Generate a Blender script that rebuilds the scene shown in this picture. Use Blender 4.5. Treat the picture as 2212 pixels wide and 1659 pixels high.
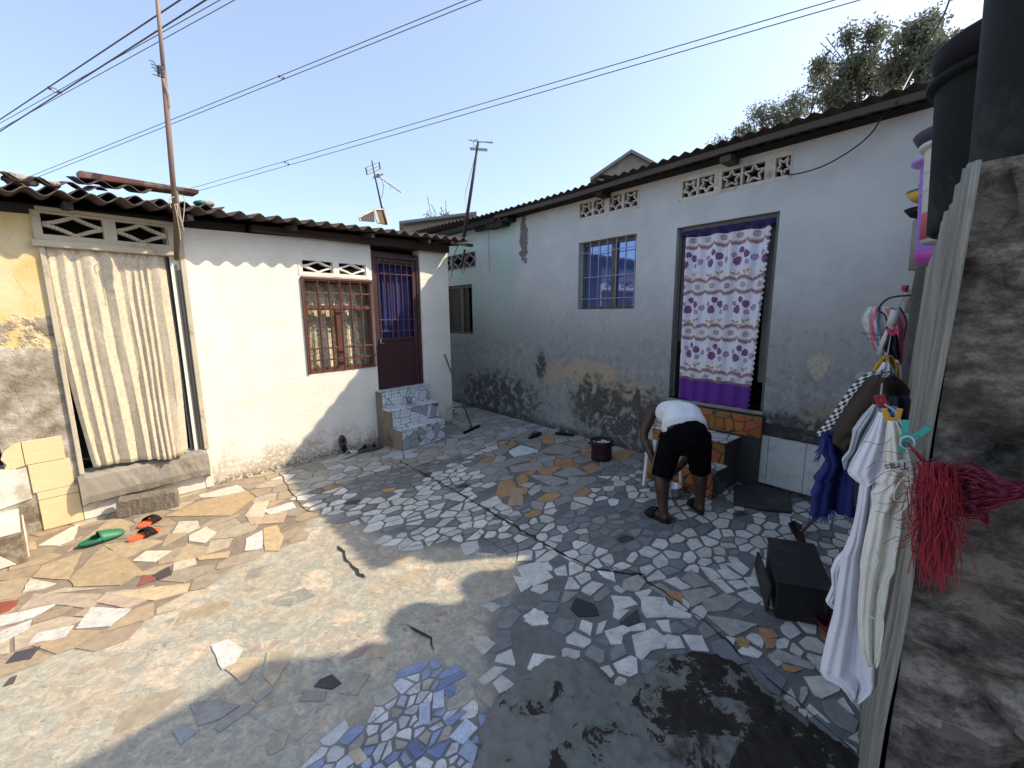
import bpy, bmesh, math, random
import numpy as np
from mathutils import Matrix, Vector
random.seed(7); rng = np.random.default_rng(11)
for o in list(bpy.data.objects): bpy.data.objects.remove(o)
C = bpy.context.scene.collection
SC = bpy.context.scene
# ------------------------------------------------------------------ camera
FPX, PITCH, ROLL, HC = 930.0, 0.162328703, -0.00965371438, 1.8      # focal length in px of a 2212 px wide picture
cp, sp, cr, sr = math.cos(PITCH), math.sin(PITCH), math.cos(ROLL), math.sin(ROLL)
_fwd = np.array([0, cp, -sp]); _up = np.array([0, sp, cp]); _rt = np.array([1., 0, 0])
_rt2 = _rt*cr + _up*sr; _up2 = -_rt*sr + _up*cr
RC = np.array([_rt2, _up2, -_fwd]); CAMP = np.array([0, 0, HC])
cd = bpy.data.cameras.new('camera'); cam = bpy.data.objects.new('camera', cd); C.objects.link(cam)
cd.sensor_fit = 'HORIZONTAL'; cd.sensor_width = 36; cd.lens = 36*FPX/2212; cd.clip_start = .02; cd.clip_end = 2000
m = Matrix.Identity(4)
for i in range(3):
    for j in range(3): m[i][j] = RC[j][i]
m.translation = Vector(CAMP); cam.matrix_world = m
SC.camera = cam
# ------------------------------------------------------------------ sky, sun, exposure
LX, LY = -1.18, -.15                                    # horizontal travel of sunlight per metre of fall
sun_dir = Vector((-LX, -LY, 1)).normalized()            # towards the sun
elev = math.asin(sun_dir.z); azi = math.atan2(sun_dir.x, sun_dir.y)
w = bpy.data.worlds.new('World'); SC.world = w; w.use_nodes = True
nt = w.node_tree; bg = nt.nodes['Background']
sky = nt.nodes.new('ShaderNodeTexSky'); sky.sky_type = 'NISHITA'; sky.sun_disc = False
sky.sun_elevation = elev; sky.sun_rotation = azi; sky.air_density = 1.0; sky.dust_density = 2.0; sky.ozone_density = 1.5
hz = nt.nodes.new('ShaderNodeMix'); hz.data_type = 'RGBA'; hz.blend_type = 'ADD'; hz.inputs[0].default_value = 1; hz.inputs[7].default_value = (.95, 1.05, 1.24, 1)   # thin bright haze over the whole sky
nt.links.new(sky.outputs[0], hz.inputs[6]); nt.links.new(hz.outputs[2], bg.inputs[0]); bg.inputs[1].default_value = .15
sd = bpy.data.lights.new('sun', 'SUN'); sd.energy = 4.0; sd.angle = math.radians(.6); sd.color = (1, .85, .63)
so = bpy.data.objects.new('sun', sd); C.objects.link(so); so.location = (8, 1, 12)
so.rotation_euler = sun_dir.to_track_quat('Z', 'Y').to_euler()
SC.view_settings.view_transform = 'Standard'; SC.view_settings.look = 'None'
SC.view_settings.gamma = 1; SC.view_settings.exposure = .62; SC.view_settings.use_curve_mapping = False
SC.render.engine = 'CYCLES'
# ------------------------------------------------------------------ frames: three real planes of the yard
class Frame:
    """u runs along the wall, v out of it towards the yard, z up"""
    def __init__(s, P, deg):
        a = math.radians(deg); s.a = a; s.P = np.array([P[0], P[1], 0.])
        s.u = np.array([math.cos(a), math.sin(a), 0]); s.n = np.array([math.sin(a), -math.cos(a), 0])
    def __call__(s, u, v=0., z=0.): return s.P + s.u*u + s.n*v + np.array([0, 0, z])
    def px(s, x, y, v=0.):                               # where the sight line of a picture point meets this plane
        d = ray(x, y); P0 = s.P + s.n*v; t = ((P0-CAMP)@s.n)/(d@s.n); return CAMP + d*t
    def uz(s, x, y, v=0.):
        P = s.px(x, y, v) - s.P; return float(P@s.u), float(P[2])
def ray(x, y): return RC.T@np.array([(x-1106)/FPX, -(y-829.5)/FPX, -1])
def gnd(x, y, z=0.):
    d = ray(x, y); return CAMP + d*((z-HC)/d[2])
def proj(P):
    c = RC@(np.asarray(P, float)-CAMP); return 1106+FPX*c[0]/-c[2], 829.5-FPX*c[1]/-c[2]
FW = Frame((0, 0), 0)
FA = Frame((-3.2, 4.394), 49.5)
FB = Frame((1.589, 5.428), -50.)
FC = Frame((1.40, 1.44), 48.1 + 180)                     # side wall on the right: n points to the yard, u points to the camera
CDIR = -FC.u                                             # along the side wall, away from the camera
def at(x, y, t):                                         # point on the sight line at distance t measured along the side wall
    d = ray(x, y); return CAMP + d*(t/(d@CDIR))
# ------------------------------------------------------------------ mesh builder
class MB:
    def __init__(s): s.v = []; s.f = []; s.m = []; s.c = []
    def add(s, vs, fs, m=0, col=None):
        b = len(s.v); s.v += [tuple(map(float, p)) for p in vs]
        for f in fs: s.f.append([b+i for i in f]); s.m.append(m); s.c.append(col)
        return s
    def hexa(s, p, m=0):                                  # 8 points: bottom ring, top ring
        return s.add(p, [(3,2,1,0),(4,5,6,7),(0,1,5,4),(1,2,6,5),(2,3,7,6),(3,0,4,7)], m)
    def box(s, F, u0, u1, v0, v1, z0, z1, m=0):
        return s.hexa([F(u0,v1,z0),F(u1,v1,z0),F(u1,v0,z0),F(u0,v0,z0),F(u0,v1,z1),F(u1,v1,z1),F(u1,v0,z1),F(u0,v0,z1)], m)
    def bar(s, a, b, w, h, m=0, up=(0,0,1)):              # square bar from a to b
        a = np.array(a, float); b = np.array(b, float); d = b-a; d /= np.linalg.norm(d)
        x = np.cross(d, up); 
        if np.linalg.norm(x) < 1e-4: x = np.cross(d, (1,0,0))
        x /= np.linalg.norm(x); y = np.cross(x, d); x = x*w/2; y = y*h/2
        return s.hexa([a-x-y,a+x-y,b+x-y,b-x-y,a-x+y,a+x+y,b+x+y,b-x+y], m)
    def tube(s, pts, r, n=8, m=0, cap=True, flat=None):
        pts = [np.array(p, float) for p in pts]; N = len(pts)
        rr = [r]*N if np.isscalar(r) else list(r); vs = []; ref = None
        for i, p in enumerate(pts):
            d = pts[min(i+1, N-1)]-pts[max(i-1, 0)]; d = d/(np.linalg.norm(d)+1e-9)
            if ref is None: ref = np.cross(d, (0,0,1)) if abs(d[2]) < .95 else np.cross(d, (1,0,0))
            x = ref - d*(ref@d); x /= np.linalg.norm(x)+1e-9; ref = x; y = np.cross(d, x)
            for k in range(n):
                t = 2*math.pi*k/n; q = rr[i]; vs.append(p + x*math.cos(t)*q + y*math.sin(t)*q*(flat or 1))
        fs = [(i*n+k, i*n+(k+1)%n, (i+1)*n+(k+1)%n, (i+1)*n+k) for i in range(N-1) for k in range(n)]
        if cap: fs += [tuple(range(n))[::-1], tuple((N-1)*n+k for k in range(n))]
        return s.add(vs, fs, m)
    def loft(s, rings, m=0, cap=True):                    # rings: lists of equal length
        n = len(rings[0]); vs = [p for r in rings for p in r]
        fs = [(i*n+k, i*n+(k+1)%n, (i+1)*n+(k+1)%n, (i+1)*n+k) for i in range(len(rings)-1) for k in range(n)]
        if cap: fs += [tuple(range(n))[::-1], tuple((len(rings)-1)*n+k for k in range(n))]
        return s.add(vs, fs, m)
    def grid(s, G, m=0):                                  # G[i][j] points
        a, b = len(G), len(G[0]); vs = [p for r in G for p in r]
        return s.add(vs, [(i*b+j, i*b+j+1, (i+1)*b+j+1, (i+1)*b+j) for i in range(a-1) for j in range(b-1)], m)
    def prism(s, poly, d, m=0):                           # polygon (3-D points) pushed by vector d
        n = len(poly); d = np.array(d, float); vs = [np.array(p, float) for p in poly]; vs += [p+d for p in vs]
        return s.add(vs, [tuple(range(n))[::-1], tuple(range(n, 2*n))]+[(k, (k+1)%n, n+(k+1)%n, n+k) for k in range(n)], m)
    def build(s, name, mats, parent=None, F=None, smooth=False, bevel=0, solid=0, sub=0, origin=None, recalc=True, seg=1):
        if not isinstance(mats, (list, tuple)): mats = [mats]
        V = np.array(s.v)
        if parent is not None: Mx = parent['_m'] if False else MATS[parent.name]
        else:
            lo, hi = V.min(0), V.max(0); o = origin if origin is not None else ((lo[0]+hi[0])/2, (lo[1]+hi[1])/2, lo[2])
            Mx = Matrix.Translation(o) @ Matrix.Rotation(F.a if F else 0, 4, 'Z')
        inv = np.array(Mx.inverted()); L = V@inv[:3,:3].T + inv[:3,3]
        me = bpy.data.meshes.new(name); me.from_pydata(L.tolist(), [], s.f)
        for q in mats: me.materials.append(q)
        me.polygons.foreach_set('material_index', s.m)
        if smooth: me.polygons.foreach_set('use_smooth', [True]*len(s.f))
        if any(c is not None for c in s.c):
            at_ = me.attributes.new('Col', 'FLOAT_COLOR', 'CORNER'); buf = []
            for f, c in zip(s.f, s.c):
                c = c if c is not None else (.5,.5,.5,1); buf += list(c)*len(f)
            at_.data.foreach_set('color', buf)
        me.update()
        if recalc:
            bm = bmesh.new(); bm.from_mesh(me); bmesh.ops.recalc_face_normals(bm, faces=bm.faces); bm.to_mesh(me); bm.free()
        o = bpy.data.objects.new(name, me); C.objects.link(o)
        if parent is not None: o.parent = parent; MATS[o.name] = Mx
        else: o.matrix_world = Mx; MATS[o.name] = Mx
        if solid: q = o.modifiers.new('thickness', 'SOLIDIFY'); q.thickness = solid; q.offset = 0
        if bevel: q = o.modifiers.new('edge', 'BEVEL'); q.width = bevel; q.segments = seg; q.limit_method = 'ANGLE'; q.angle_limit = .6
        if sub: q = o.modifiers.new('sub', 'SUBSURF'); q.levels = sub; q.render_levels = sub
        return o
MATS = {}
def thing(name, label, cat, loc=(0,0,0), F=None, group=None):
    o = bpy.data.objects.new(name, None); C.objects.link(o); o.empty_display_size = .1
    Mx = Matrix.Translation(tuple(map(float, loc))) @ Matrix.Rotation(F.a if F else 0, 4, 'Z'); o.matrix_world = Mx; MATS[o.name] = Mx
    return tag(o, label, cat, group)
def tag(o, label, cat, group=None):
    o['label'] = label; o['category'] = cat
    if group: o['group'] = group
    return o
def kind(o, k): o['kind'] = k; return o
def join_remesh(o, vox=.008, smooth=4):
    q = o.modifiers.new('skin', 'REMESH'); q.mode = 'VOXEL'; q.voxel_size = vox; q.use_smooth_shade = True
    q = o.modifiers.new('soft', 'SMOOTH'); q.factor = .5; q.iterations = smooth
    return o
def lerp(a, b, t): return a+(b-a)*t
def catm(pts, n=6):                                       # smooth curve through points
    P = [np.array(p, float) for p in pts]; P = [2*P[0]-P[1]]+P+[2*P[-1]-P[-2]]; out = []
    for i in range(1, len(P)-2):
        for k in range(n):
            t = k/n; a, b, c, d = P[i-1:i+3]
            out.append(.5*((2*b)+(-a+c)*t+(2*a-5*b+4*c-d)*t*t+(-a+3*b-3*c+d)*t**3))
    out.append(P[-2]); return out
# ------------------------------------------------------------------ materials
class NT:
    def __init__(s, name):
        s.m = bpy.data.materials.new(name); s.m.use_nodes = True; s.t = s.m.node_tree
        s.b = s.t.nodes['Principled BSDF']; s.b.inputs['Roughness'].default_value = .8
        s._o = None
    def n(s, typ, ins=(), **pr):
        nd = s.t.nodes.new('ShaderNode'+typ)
        for k, v in pr.items(): setattr(nd, k, v)
        for k, v in (ins.items() if isinstance(ins, dict) else enumerate(ins)): s.set(nd.inputs[k], v)
        return nd
    def set(s, sock, v):
        if isinstance(v, bpy.types.NodeSocket): s.t.links.new(v, sock)
        elif v is not None:
            if sock.type == 'RGBA' and len(v) == 3: v = (*v, 1)
            sock.default_value = v
    @property
    def obj(s):
        if s._o is None: s._o = s.n('TexCoord').outputs['Object']
        return s._o
    def map(s, vec=None, loc=(0,0,0), rot=(0,0,0), sc=(1,1,1)):
        return s.n('Mapping', {0: vec or s.obj, 1: loc, 2: rot, 3: sc}).outputs[0]
    def noise(s, scale, detail=4, rough=.55, vec=None, dist=0):
        return s.n('TexNoise', {'Vector': vec or s.obj, 'Scale': scale, 'Detail': detail, 'Roughness': rough, 'Distortion': dist}).outputs['Fac']
    def vor(s, scale, vec=None, feature='F1', out='Distance', rand=1):
        return s.n('TexVoronoi', {'Vector': vec or s.obj, 'Scale': scale, 'Randomness': rand}, feature=feature).outputs[out]
    def mix(s, f, a, b, blend='MIX'):
        nd = s.n('Mix', data_type='RGBA', blend_type=blend); s.set(nd.inputs[0], f)
        s.set(nd.inputs[6], a); s.set(nd.inputs[7], b); return nd.outputs[2]
    def math(s, op, a, b=None, clamp=False):
        nd = s.n('Math', [a] if b is None else [a, b], operation=op, use_clamp=clamp); return nd.outputs[0]
    def mr(s, v, a, b, c=0., d=1., smooth=True):
        nd = s.n('MapRange', [v, a, b, c, d], interpolation_type='SMOOTHSTEP' if smooth else 'LINEAR'); return nd.outputs[0]
    def ramp(s, f, stops, interp='LINEAR'):
        nd = s.n('ValToRGB', [f]); r = nd.color_ramp; r.interpolation = interp
        while len(r.elements) < len(stops): r.elements.new(.5)
        for e, (p, c) in zip(r.elements, stops): e.position = p; e.color = (*c, 1) if len(c) == 3 else c
        return nd.outputs[0]
    def xyz(s, vec=None):
        nd = s.n('SeparateXYZ', [vec or s.obj]); return nd.outputs
    def blob(s, cx, cz, rx, rz, noise, k=.8, w=.15):       # stain of its own shape centred on a wall spot
        v = s.map(None, (-cx/rx, 0, -cz/rz), sc=(1/rx, 0, 1/rz)); L = s.n('VectorMath', [v], operation='LENGTH').outputs['Value']
        q = s.math('ADD', L, s.math('MULTIPLY', s.math('SUBTRACT', noise, .5), k*2)); return s.mr(q, 1+w, 1-w)
    def attr(s, nm): return s.n('Attribute', attribute_name=nm).outputs['Color']
    def bump(s, h, strength=.3, dist=.01, prev=None):
        nd = s.n('Bump', {'Height': h, 'Strength': strength, 'Distance': dist})
        if prev: s.t.links.new(prev, nd.inputs['Normal'])
        return nd.outputs[0]
    def out(s, col=None, rough=None, bump=None, metal=None, spec=None):
        if col is not None: s.set(s.b.inputs['Base Color'], col)
        if rough is not None: s.set(s.b.inputs['Roughness'], rough)
        if metal is not None: s.set(s.b.inputs['Metallic'], metal)
        if spec is not None: s.set(s.b.inputs['Specular IOR Level'], spec)
        if bump is not None: s.t.links.new(bump, s.b.inputs['Normal'])
        return s.m
def hexc(r, g, b): return tuple(((c/255)/12.92 if c/255 <= .04045 else ((c/255+.055)/1.055)**2.4) for c in (r, g, b))
def simple(name, c, rough=.75, var=.25, scale=12, bump=.2, bscale=60, metal=0, spec=None, dirt=None, stretch=(1,1,1), bd=.004):
    t = NT(name); v = t.map(sc=stretch); n1 = t.noise(scale, 5, vec=v); n2 = t.noise(scale*.23, 3, vec=v)
    d = tuple(x*(1-var) for x in c); h = tuple(min(1, x*(1+var*.6)) for x in c)
    col = t.mix(n1, d, h); col = t.mix(t.mr(n2, .35, .7), col, tuple(x*.8 for x in c))
    if dirt: col = t.mix(t.mr(t.noise(scale*.6, 8, .7, vec=v), .52, .66), col, dirt)
    return t.out(col, rough, t.bump(t.noise(bscale, 6, .6, vec=v), bump, bd), metal, spec)
MT = {}
def m_wallA():
    t = NT('cream_lime_paint'); x, y, z = t.xyz(); n = t.noise(3, 8, .65); f = t.noise(22, 8, .7)
    c = t.mix(t.mr(n, .3, .7), (.80,.78,.70), (.72,.69,.60))
    pc = t.mr(t.math('ADD', z, t.math('MULTIPLY', t.math('SUBTRACT', n, .5), -1.3)), .42, .05)
    pc = t.math('MULTIPLY', pc, t.mr(f, .42, .52)); c = t.mix(pc, c, (.52,.43,.33))
    c = t.mix(t.math('MULTIPLY', t.mr(z, .14, .0), t.mr(t.noise(30, 6, .7), .40, .55)), c, (.17,.14,.11))
    # left of the curtained doorway: ochre paint over bare render
    oc = t.mix(t.mr(n, .35, .65), (.62,.44,.17), (.66,.56,.36)); 
    bare = t.mr(t.math('ADD', z, t.math('MULTIPLY', t.math('SUBTRACT', t.noise(2.4, 6, .6), .5), 2.2)), 1.75, 1.6)
    rc = t.ramp(t.noise(5, 8, .7), [(.3, (.09,.07,.05)), (.45, (.24,.20,.15)), (.55, (.36,.32,.27)), (.66, (.55,.52,.46)), (.8, (.40,.30,.18))])
    oc = t.mix(bare, oc, rc); c = t.mix(t.mr(x, -.98, -1.0), c, oc)
    br = t.n('TexBrick', {'Vector': t.map(rot=(math.pi/2, 0, 0)), 'Scale': 1, 'Mortar Size': .006, 'Mortar Smooth': .9, 'Brick Width': .42, 'Row Height': .21}).outputs['Fac']
    cr = t.vor(1.6, t.map(sc=(1, 1, 2.2), loc=(3, 1, 2)), 'DISTANCE_TO_EDGE'); 
    h = t.math('ADD', t.math('MULTIPLY', f, .5), t.math('MULTIPLY', t.math('MULTIPLY', br, t.mr(x, -1.0, -.98)), -.25)); h = t.math('ADD', h, t.math('MULTIPLY', pc, -.5))
    h = t.math('ADD', h, t.math('MULTIPLY', t.mr(cr, .0, .006), .3)); h = t.math('ADD', h, t.math('MULTIPLY', bare, t.math('MULTIPLY', t.mr(x, -.98, -1.0), t.math('MULTIPLY', t.noise(6, 5, .6), 5))))
    return t.out(c, .85, t.bump(h, .55, .012))
def m_wallB():
    t = NT('pale_blue_grey_lime_paint'); x, y, z = t.xyz(); n = t.noise(1.7, 6, .6); f = t.noise(9, 10, .72); g = t.noise(34, 8, .7)
    c = t.mix(t.mr(n, .3, .7), (.53,.54,.54), (.43,.445,.45))
    teal = t.math('MULTIPLY', t.mr(t.math('ADD', x, t.math('MULTIPLY', n, .25)), -2.22, -2.3), t.mr(t.noise(2.2, 3, .5, t.map(sc=(1,1,.3))), .35, .55))
    c = t.mix(teal, c, (.40,.51,.475))
    c = t.mix(t.mr(t.math('ADD', z, t.math('MULTIPLY', f, 1.6)), 3.2, 1.9), c, t.mix(t.mr(f, .3, .7), (.34,.35,.345), (.20,.21,.205)))
    c = t.mix(t.math('MULTIPLY', t.mr(t.noise(16, 10, .8, vec=t.map(sc=(1,1,.55)), dist=.5), .50, .62), t.mr(z, 2.3, .7, 0, .75)), c, (.13,.135,.135))
    # flaked-off paint showing sandy render, then black damp
    for cx, cz, rx, rz, col in ((-.8,.95,.55,.20,(.42,.35,.26)), (-.1,.78,.42,.16,(.36,.31,.24)), (-1.55,.86,.22,.2,(.40,.33,.25)), (2.02,.74,.26,.22,(.30,.265,.21)), (1.93,1.3,.08,.12,(.47,.42,.34)), (2.25,1.23,.04,.035,(.5,.46,.38)), (2.45,.7,.35,.12,(.28,.25,.21)), (-2.15,2.95,.10,.34,(.17,.155,.14))):
        c = t.mix(t.blob(cx, cz, rx, rz, f, 1.5, .035), c, t.mix(t.mr(g, .4, .6), col, tuple(q*.72 for q in col)))
    for cx, cz, rx, rz in ((-.75,.52,.34,.40), (-.25,.40,.42,.42), (.3,.42,.3,.4), (-1.75,.98,.12,.22), (2.2,.68,1.0,.14), (-2.9,.3,1.1,.45), (-.05,.7,.13,.12)):
        m_ = t.math('MULTIPLY', t.blob(cx, cz, rx, rz, f, 1.5, .35), t.mr(t.noise(5.5, 12, .68, dist=.7), .40, .50)); c = t.mix(t.math('MULTIPLY', m_, .93), c, t.mix(t.mr(g, .4, .6), (.018,.018,.016), (.09,.088,.08)))
    c = t.mix(t.math('MULTIPLY', t.mr(z, .16, .02), t.mr(f, .35, .55)), c, (.05,.05,.045))
    sp = t.mr(t.vor(7, rand=1), .035, .02); c = t.mix(t.math('MULTIPLY', sp, .8), c, (.06,.06,.055))
    return t.out(c, .82, t.bump(t.math('ADD', t.math('MULTIPLY', f, .8), t.math('MULTIPLY', g, .35)), .5, .012))
def m_floor(shards):
    t = NT('broken_tile_shards' if shards else 'floor_cement'); a = t.n('Attribute', attribute_name='Col')
    f = t.noise(14, 8, .7); g = t.noise(60, 5, .65); b = t.noise(2.2, 5, .6)
    c = t.mix(t.mr(f, .3, .72), t.mix(1, a.outputs['Color'], (.78,.78,.80), 'MULTIPLY'), t.mix(1, a.outputs['Color'], (1.1,1.1,1.08), 'MULTIPLY'))
    if shards:
        vein = t.mr(t.math('ABSOLUTE', t.math('SUBTRACT', t.noise(6, 6, .6, dist=1.2), .5)), .02, .0)
        c = t.mix(t.math('MULTIPLY', vein, .25), c, (.12,.12,.12))
        cem = t.ramp(t.noise(3.1, 8, .72), [(.28, (.20,.20,.175)), (.42, (.37,.32,.25)), (.52, (.30,.305,.26)), (.62, (.50,.405,.31)), (.76, (.40,.39,.34))])
        wf = t.mr(t.math('ADD', t.noise(4.5, 10, .75, dist=.6), t.math('SUBTRACT', a.outputs['Alpha'], .5)), .46, .56)
        cem = t.mix(t.mr(t.noise(17, 9, .78, dist=1.0), .46, .58), cem, t.mix(1, cem, (1.35,1.30,1.25), 'MULTIPLY'))
        c = t.mix(wf, c, cem); c = t.mix(t.mr(t.noise(48, 6, .7), .58, .68), c, t.mix(1, c, (.55,.54,.52), 'MULTIPLY'))
        c = t.mix(t.mr(t.noise(9, 9, .75), .66, .74), c, (.12,.115,.10))
        return t.out(c, t.mr(wf, 0, 1, .55, .85), t.bump(t.math('ADD', g, t.math('MULTIPLY', f, 1.5)), .3, .006), spec=.3)
    c = t.mix(t.mr(b, .35, .7), c, t.mix(1, c, (.8,.82,.84), 'MULTIPLY'))
    cem = t.ramp(t.noise(3.1, 8, .72), [(.28, (.20,.20,.175)), (.42, (.37,.32,.25)), (.52, (.30,.305,.26)), (.62, (.50,.405,.31)), (.76, (.40,.39,.34))])
    cem = t.mix(t.mr(t.noise(17, 9, .78, dist=1.0), .46, .58), cem, t.mix(1, cem, (1.35,1.30,1.25), 'MULTIPLY')); cem = t.mix(t.mr(t.noise(19, 8, .75, vec=t.map(rot=(0,0,.86), sc=(1,2.6,1))), .54, .66), cem, t.mix(1, cem, (.62,.62,.60), 'MULTIPLY'))
    ce = t.vor(4.6, t.map(rot=(0,0,-.86), sc=(1,1.7,1)), 'DISTANCE_TO_EDGE'); cem = t.mix(t.math('MULTIPLY', t.mr(ce, .022, .006), t.mr(t.noise(3, 4), .50, .62)), cem, t.mix(1, cem, (.72,.71,.69), 'MULTIPLY'))
    c = t.mix(a.outputs['Alpha'], c, cem)
    return t.out(c, .85, t.bump(t.math('ADD', g, t.math('MULTIPLY', f, 2)), .4, .008), spec=.25)
def m_boulder():
    t = NT('worn_stained_concrete'); f = t.noise(5.2, 13, .74, dist=.5); g = t.noise(28, 8, .7); b = t.noise(1.5, 4, .6)
    x, y, z = t.xyz()
    c = t.ramp(t.noise(5, 8, .65), [(.3, (.11,.10,.085)), (.45, (.19,.185,.17)), (.6, (.15,.16,.135)), (.75, (.23,.215,.19))])
    k = t.math('ADD', f, t.mr(x, -.45, .25, -.07, .055)); c = t.mix(t.mr(k, .512, .53), c, t.mix(g, (.022,.020,.018), (.060,.052,.044)))
    c = t.mix(t.mr(t.noise(2.3, 6, .6, vec=t.map(loc=(4,7,1))), .60, .68), c, (.075,.062,.048))
    return t.out(c, .95, t.bump(t.math('ADD', t.math('MULTIPLY', f, 2), t.math('MULTIPLY', g, 1.2)), .6, .006), spec=.0)
def m_rubble():
    t = NT('rough_rubble_mortar'); f = t.noise(9, 12, .80, vec=t.map(sc=(1,1,1.9))); g = t.noise(40, 8, .7); a = t.attr('Col')
    c = t.mix(1, a, t.ramp(f, [(.36, (.22,.205,.19)), (.45, (.80,.76,.72)), (.51, (1.35,1.28,1.2)), (.57, (2.3,2.2,2.1)), (.66, (1.1,1.1,1.1))]), 'MULTIPLY')
    c = t.mix(t.mr(t.noise(2.1, 6, .65), .55, .65), c, t.mix(1, c, (.45,.46,.45), 'MULTIPLY'))
    return t.out(c, .92, t.bump(t.math('ADD', t.math('MULTIPLY', f, 4), g), 1.0, .03))
def m_sheet():
    t = NT('weathered_fibre_cement'); v = t.map(sc=(16, 16, .6)); f = t.noise(3, 12, .78, vec=v); g = t.noise(30, 8, .7)
    c = t.ramp(f, [(.32, (.065,.06,.048)), (.44, (.17,.16,.13)), (.54, (.25,.24,.205)), (.66, (.37,.36,.32))])
    c = t.mix(t.mr(g, .5, .75), c, (.20,.20,.16)); return t.out(c, .9, t.bump(t.math('ADD', f, g), .5, .006))
def m_roofA():
    t = NT('lichened_fibre_cement_roof'); f = t.noise(9, 8, .7); g = t.noise(45, 8, .7)
    c = t.ramp(f, [(.3, (.035,.027,.025)), (.5, (.075,.055,.05)), (.68, (.12,.09,.08)), (.85, (.20,.12,.095))])
    return t.out(c, .9, t.bump(g, .5, .01))
def m_vc(nm, rough=.85, bump=.2, sheen=False, bs=90, k=.15):
    t = NT(nm); a = t.attr('Col'); f = t.noise(bs, 4, .6)
    c = t.mix(f, t.mix(1, a, (1-k,)*3, 'MULTIPLY'), t.mix(1, a, (1+k*.5,)*3, 'MULTIPLY'))
    return t.out(c, rough, t.bump(f, bump, .003))
def m_curtainA():
    t = NT('cream_satin_brocade'); v = t.map(sc=(1, 1, .8)); d = t.noise(30, 4, .6, vec=v, dist=2.5); e = t.noise(24, 6, .7, vec=v, dist=1.5)
    p = t.mr(t.math('ADD', t.math('MULTIPLY', d, .8), t.math('MULTIPLY', e, .9)), .80, .92)
    c = t.mix(p, (.48,.405,.29), (.61,.535,.41)); t.b.inputs['Sheen Weight'].default_value = .3
    return t.out(c, t.mr(p, 0, 1, .42, .26), t.bump(e, .25, .004))
def m_leaf(nm, a, b, tr=.35):
    t = NT(nm); f = t.noise(1.3, 3); c = t.mix(t.mr(f, .35, .65), a, b)
    t.set(t.b.inputs['Base Color'], c); t.b.inputs['Roughness'].default_value = .55
    tl = t.n('BsdfTranslucent', {'Color': c}); ms = t.n('MixShader', {0: tr}); out = t.t.nodes['Material Output']
    t.t.links.new(t.b.outputs[0], ms.inputs[1]); t.t.links.new(tl.outputs[0], ms.inputs[2]); t.t.links.new(ms.outputs[0], out.inputs[0]); return t.m
def m_glass(nm, tint=(.02,.03,.05)):
    t = NT(nm); t.b.inputs['Coat Weight'].default_value = 1; return t.out(tint, .06, spec=1.0)
MT['wallA'] = m_wallA(); MT['wallB'] = m_wallB(); MT['shard'] = m_floor(True); MT['cement'] = m_floor(False)
MT['boulder'] = m_boulder(); MT['rubble'] = m_rubble(); MT['sheet'] = m_sheet(); MT['roofA'] = m_roofA()
MT['dirt'] = simple('bare_dirt', (.24,.19,.14), .95, .3, 3)
MT['roofB'] = simple('rusty_iron_roof', (.075,.062,.055), .8, .5, 8, dirt=(.11,.06,.04))
MT['rust'] = simple('rust_red_paint', (.13,.045,.035), .5, .35, 14, .15, dirt=(.07,.03,.025))
MT['maroon'] = simple('dark_maroon_paint', (.055,.022,.025), .45, .25, 6, .1)
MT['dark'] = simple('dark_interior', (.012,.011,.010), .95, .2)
MT['brownwood'] = simple('dark_brown_timber', (.050,.024,.016), .75, .4, 20, stretch=(1,1,6))
MT['greywood'] = simple('weathered_grey_timber', (.085,.072,.060), .85, .4, 9, .4, stretch=(.6,1,8))
MT['blackwood'] = simple('blackened_timber', (.022,.018,.015), .85, .4, 9, .4)
MT['creamtrim'] = simple('cream_painted_concrete', (.56,.50,.38), .8, .25, 8, .3, dirt=(.30,.26,.19))
MT['whitetrim'] = simple('white_painted_concrete', (.78,.76,.70), .8, .1, 8, .2)
MT['sandtrim'] = simple('sandy_cast_concrete', (.60,.55,.49), .85, .18, 10, .3, dirt=(.32,.26,.21))
MT['greycement'] = simple('grey_cement', (.30,.27,.225), .9, .3, 7, .5, dirt=(.18,.155,.13), bd=.008)
MT['marble'] = None
t = NT('white_marble_tile'); v_ = t.mr(t.math('ABSOLUTE', t.math('SUBTRACT', t.noise(3.2, 8, .65, dist=1.5), .5)), .035, 0)
MT['marble'] = t.out(t.mix(t.mr(t.noise(9, 8, .7), .55, .75), t.mix(t.math('MULTIPLY', v_, .5), (.54,.55,.53), (.30,.32,.32)), (.33,.34,.32)), .35)
t = NT('travertine_tile'); n_ = t.noise(7, 8, .7, t.map(sc=(1,1,3)))
MT['travertine'] = t.out(t.mix(t.mr(t.vor(22, t.map(sc=(1,1,2))), .10, .06), t.mix(n_, (.62,.45,.24), (.74,.60,.38)), (.28,.19,.11)), .55, t.bump(n_, .2, .004))
MT['whitetile'] = simple('white_glazed_tile', (.72,.68,.60), .45, .12, 7, .15, dirt=(.42,.38,.31))
t = NT('orange_glazed_shards'); e_ = t.vor(8.5, feature='DISTANCE_TO_EDGE'); k_ = t.vor(8.5, out='Color')
MT['orange'] = t.out(t.mix(t.mr(e_, .03, .055), (.045,.04,.035), t.mix(t.noise(12, 6), t.mix(.5, (.42,.13,.035), t.mix(1, k_, (.65,.25,.08), 'MULTIPLY')), (.36,.12,.03))), .4, t.bump(t.mr(e_, .02, .06), .5, .006))
t = NT('white_shard_treads'); e_ = t.vor(5.5, feature='DISTANCE_TO_EDGE')
MT['tread'] = t.out(t.mix(t.mr(e_, .025, .05), (.10,.10,.10), t.mix(t.noise(10, 6), (.50,.51,.50), (.62,.63,.61))), .4, t.bump(t.mr(e_, .02, .05), .4, .005))
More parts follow.
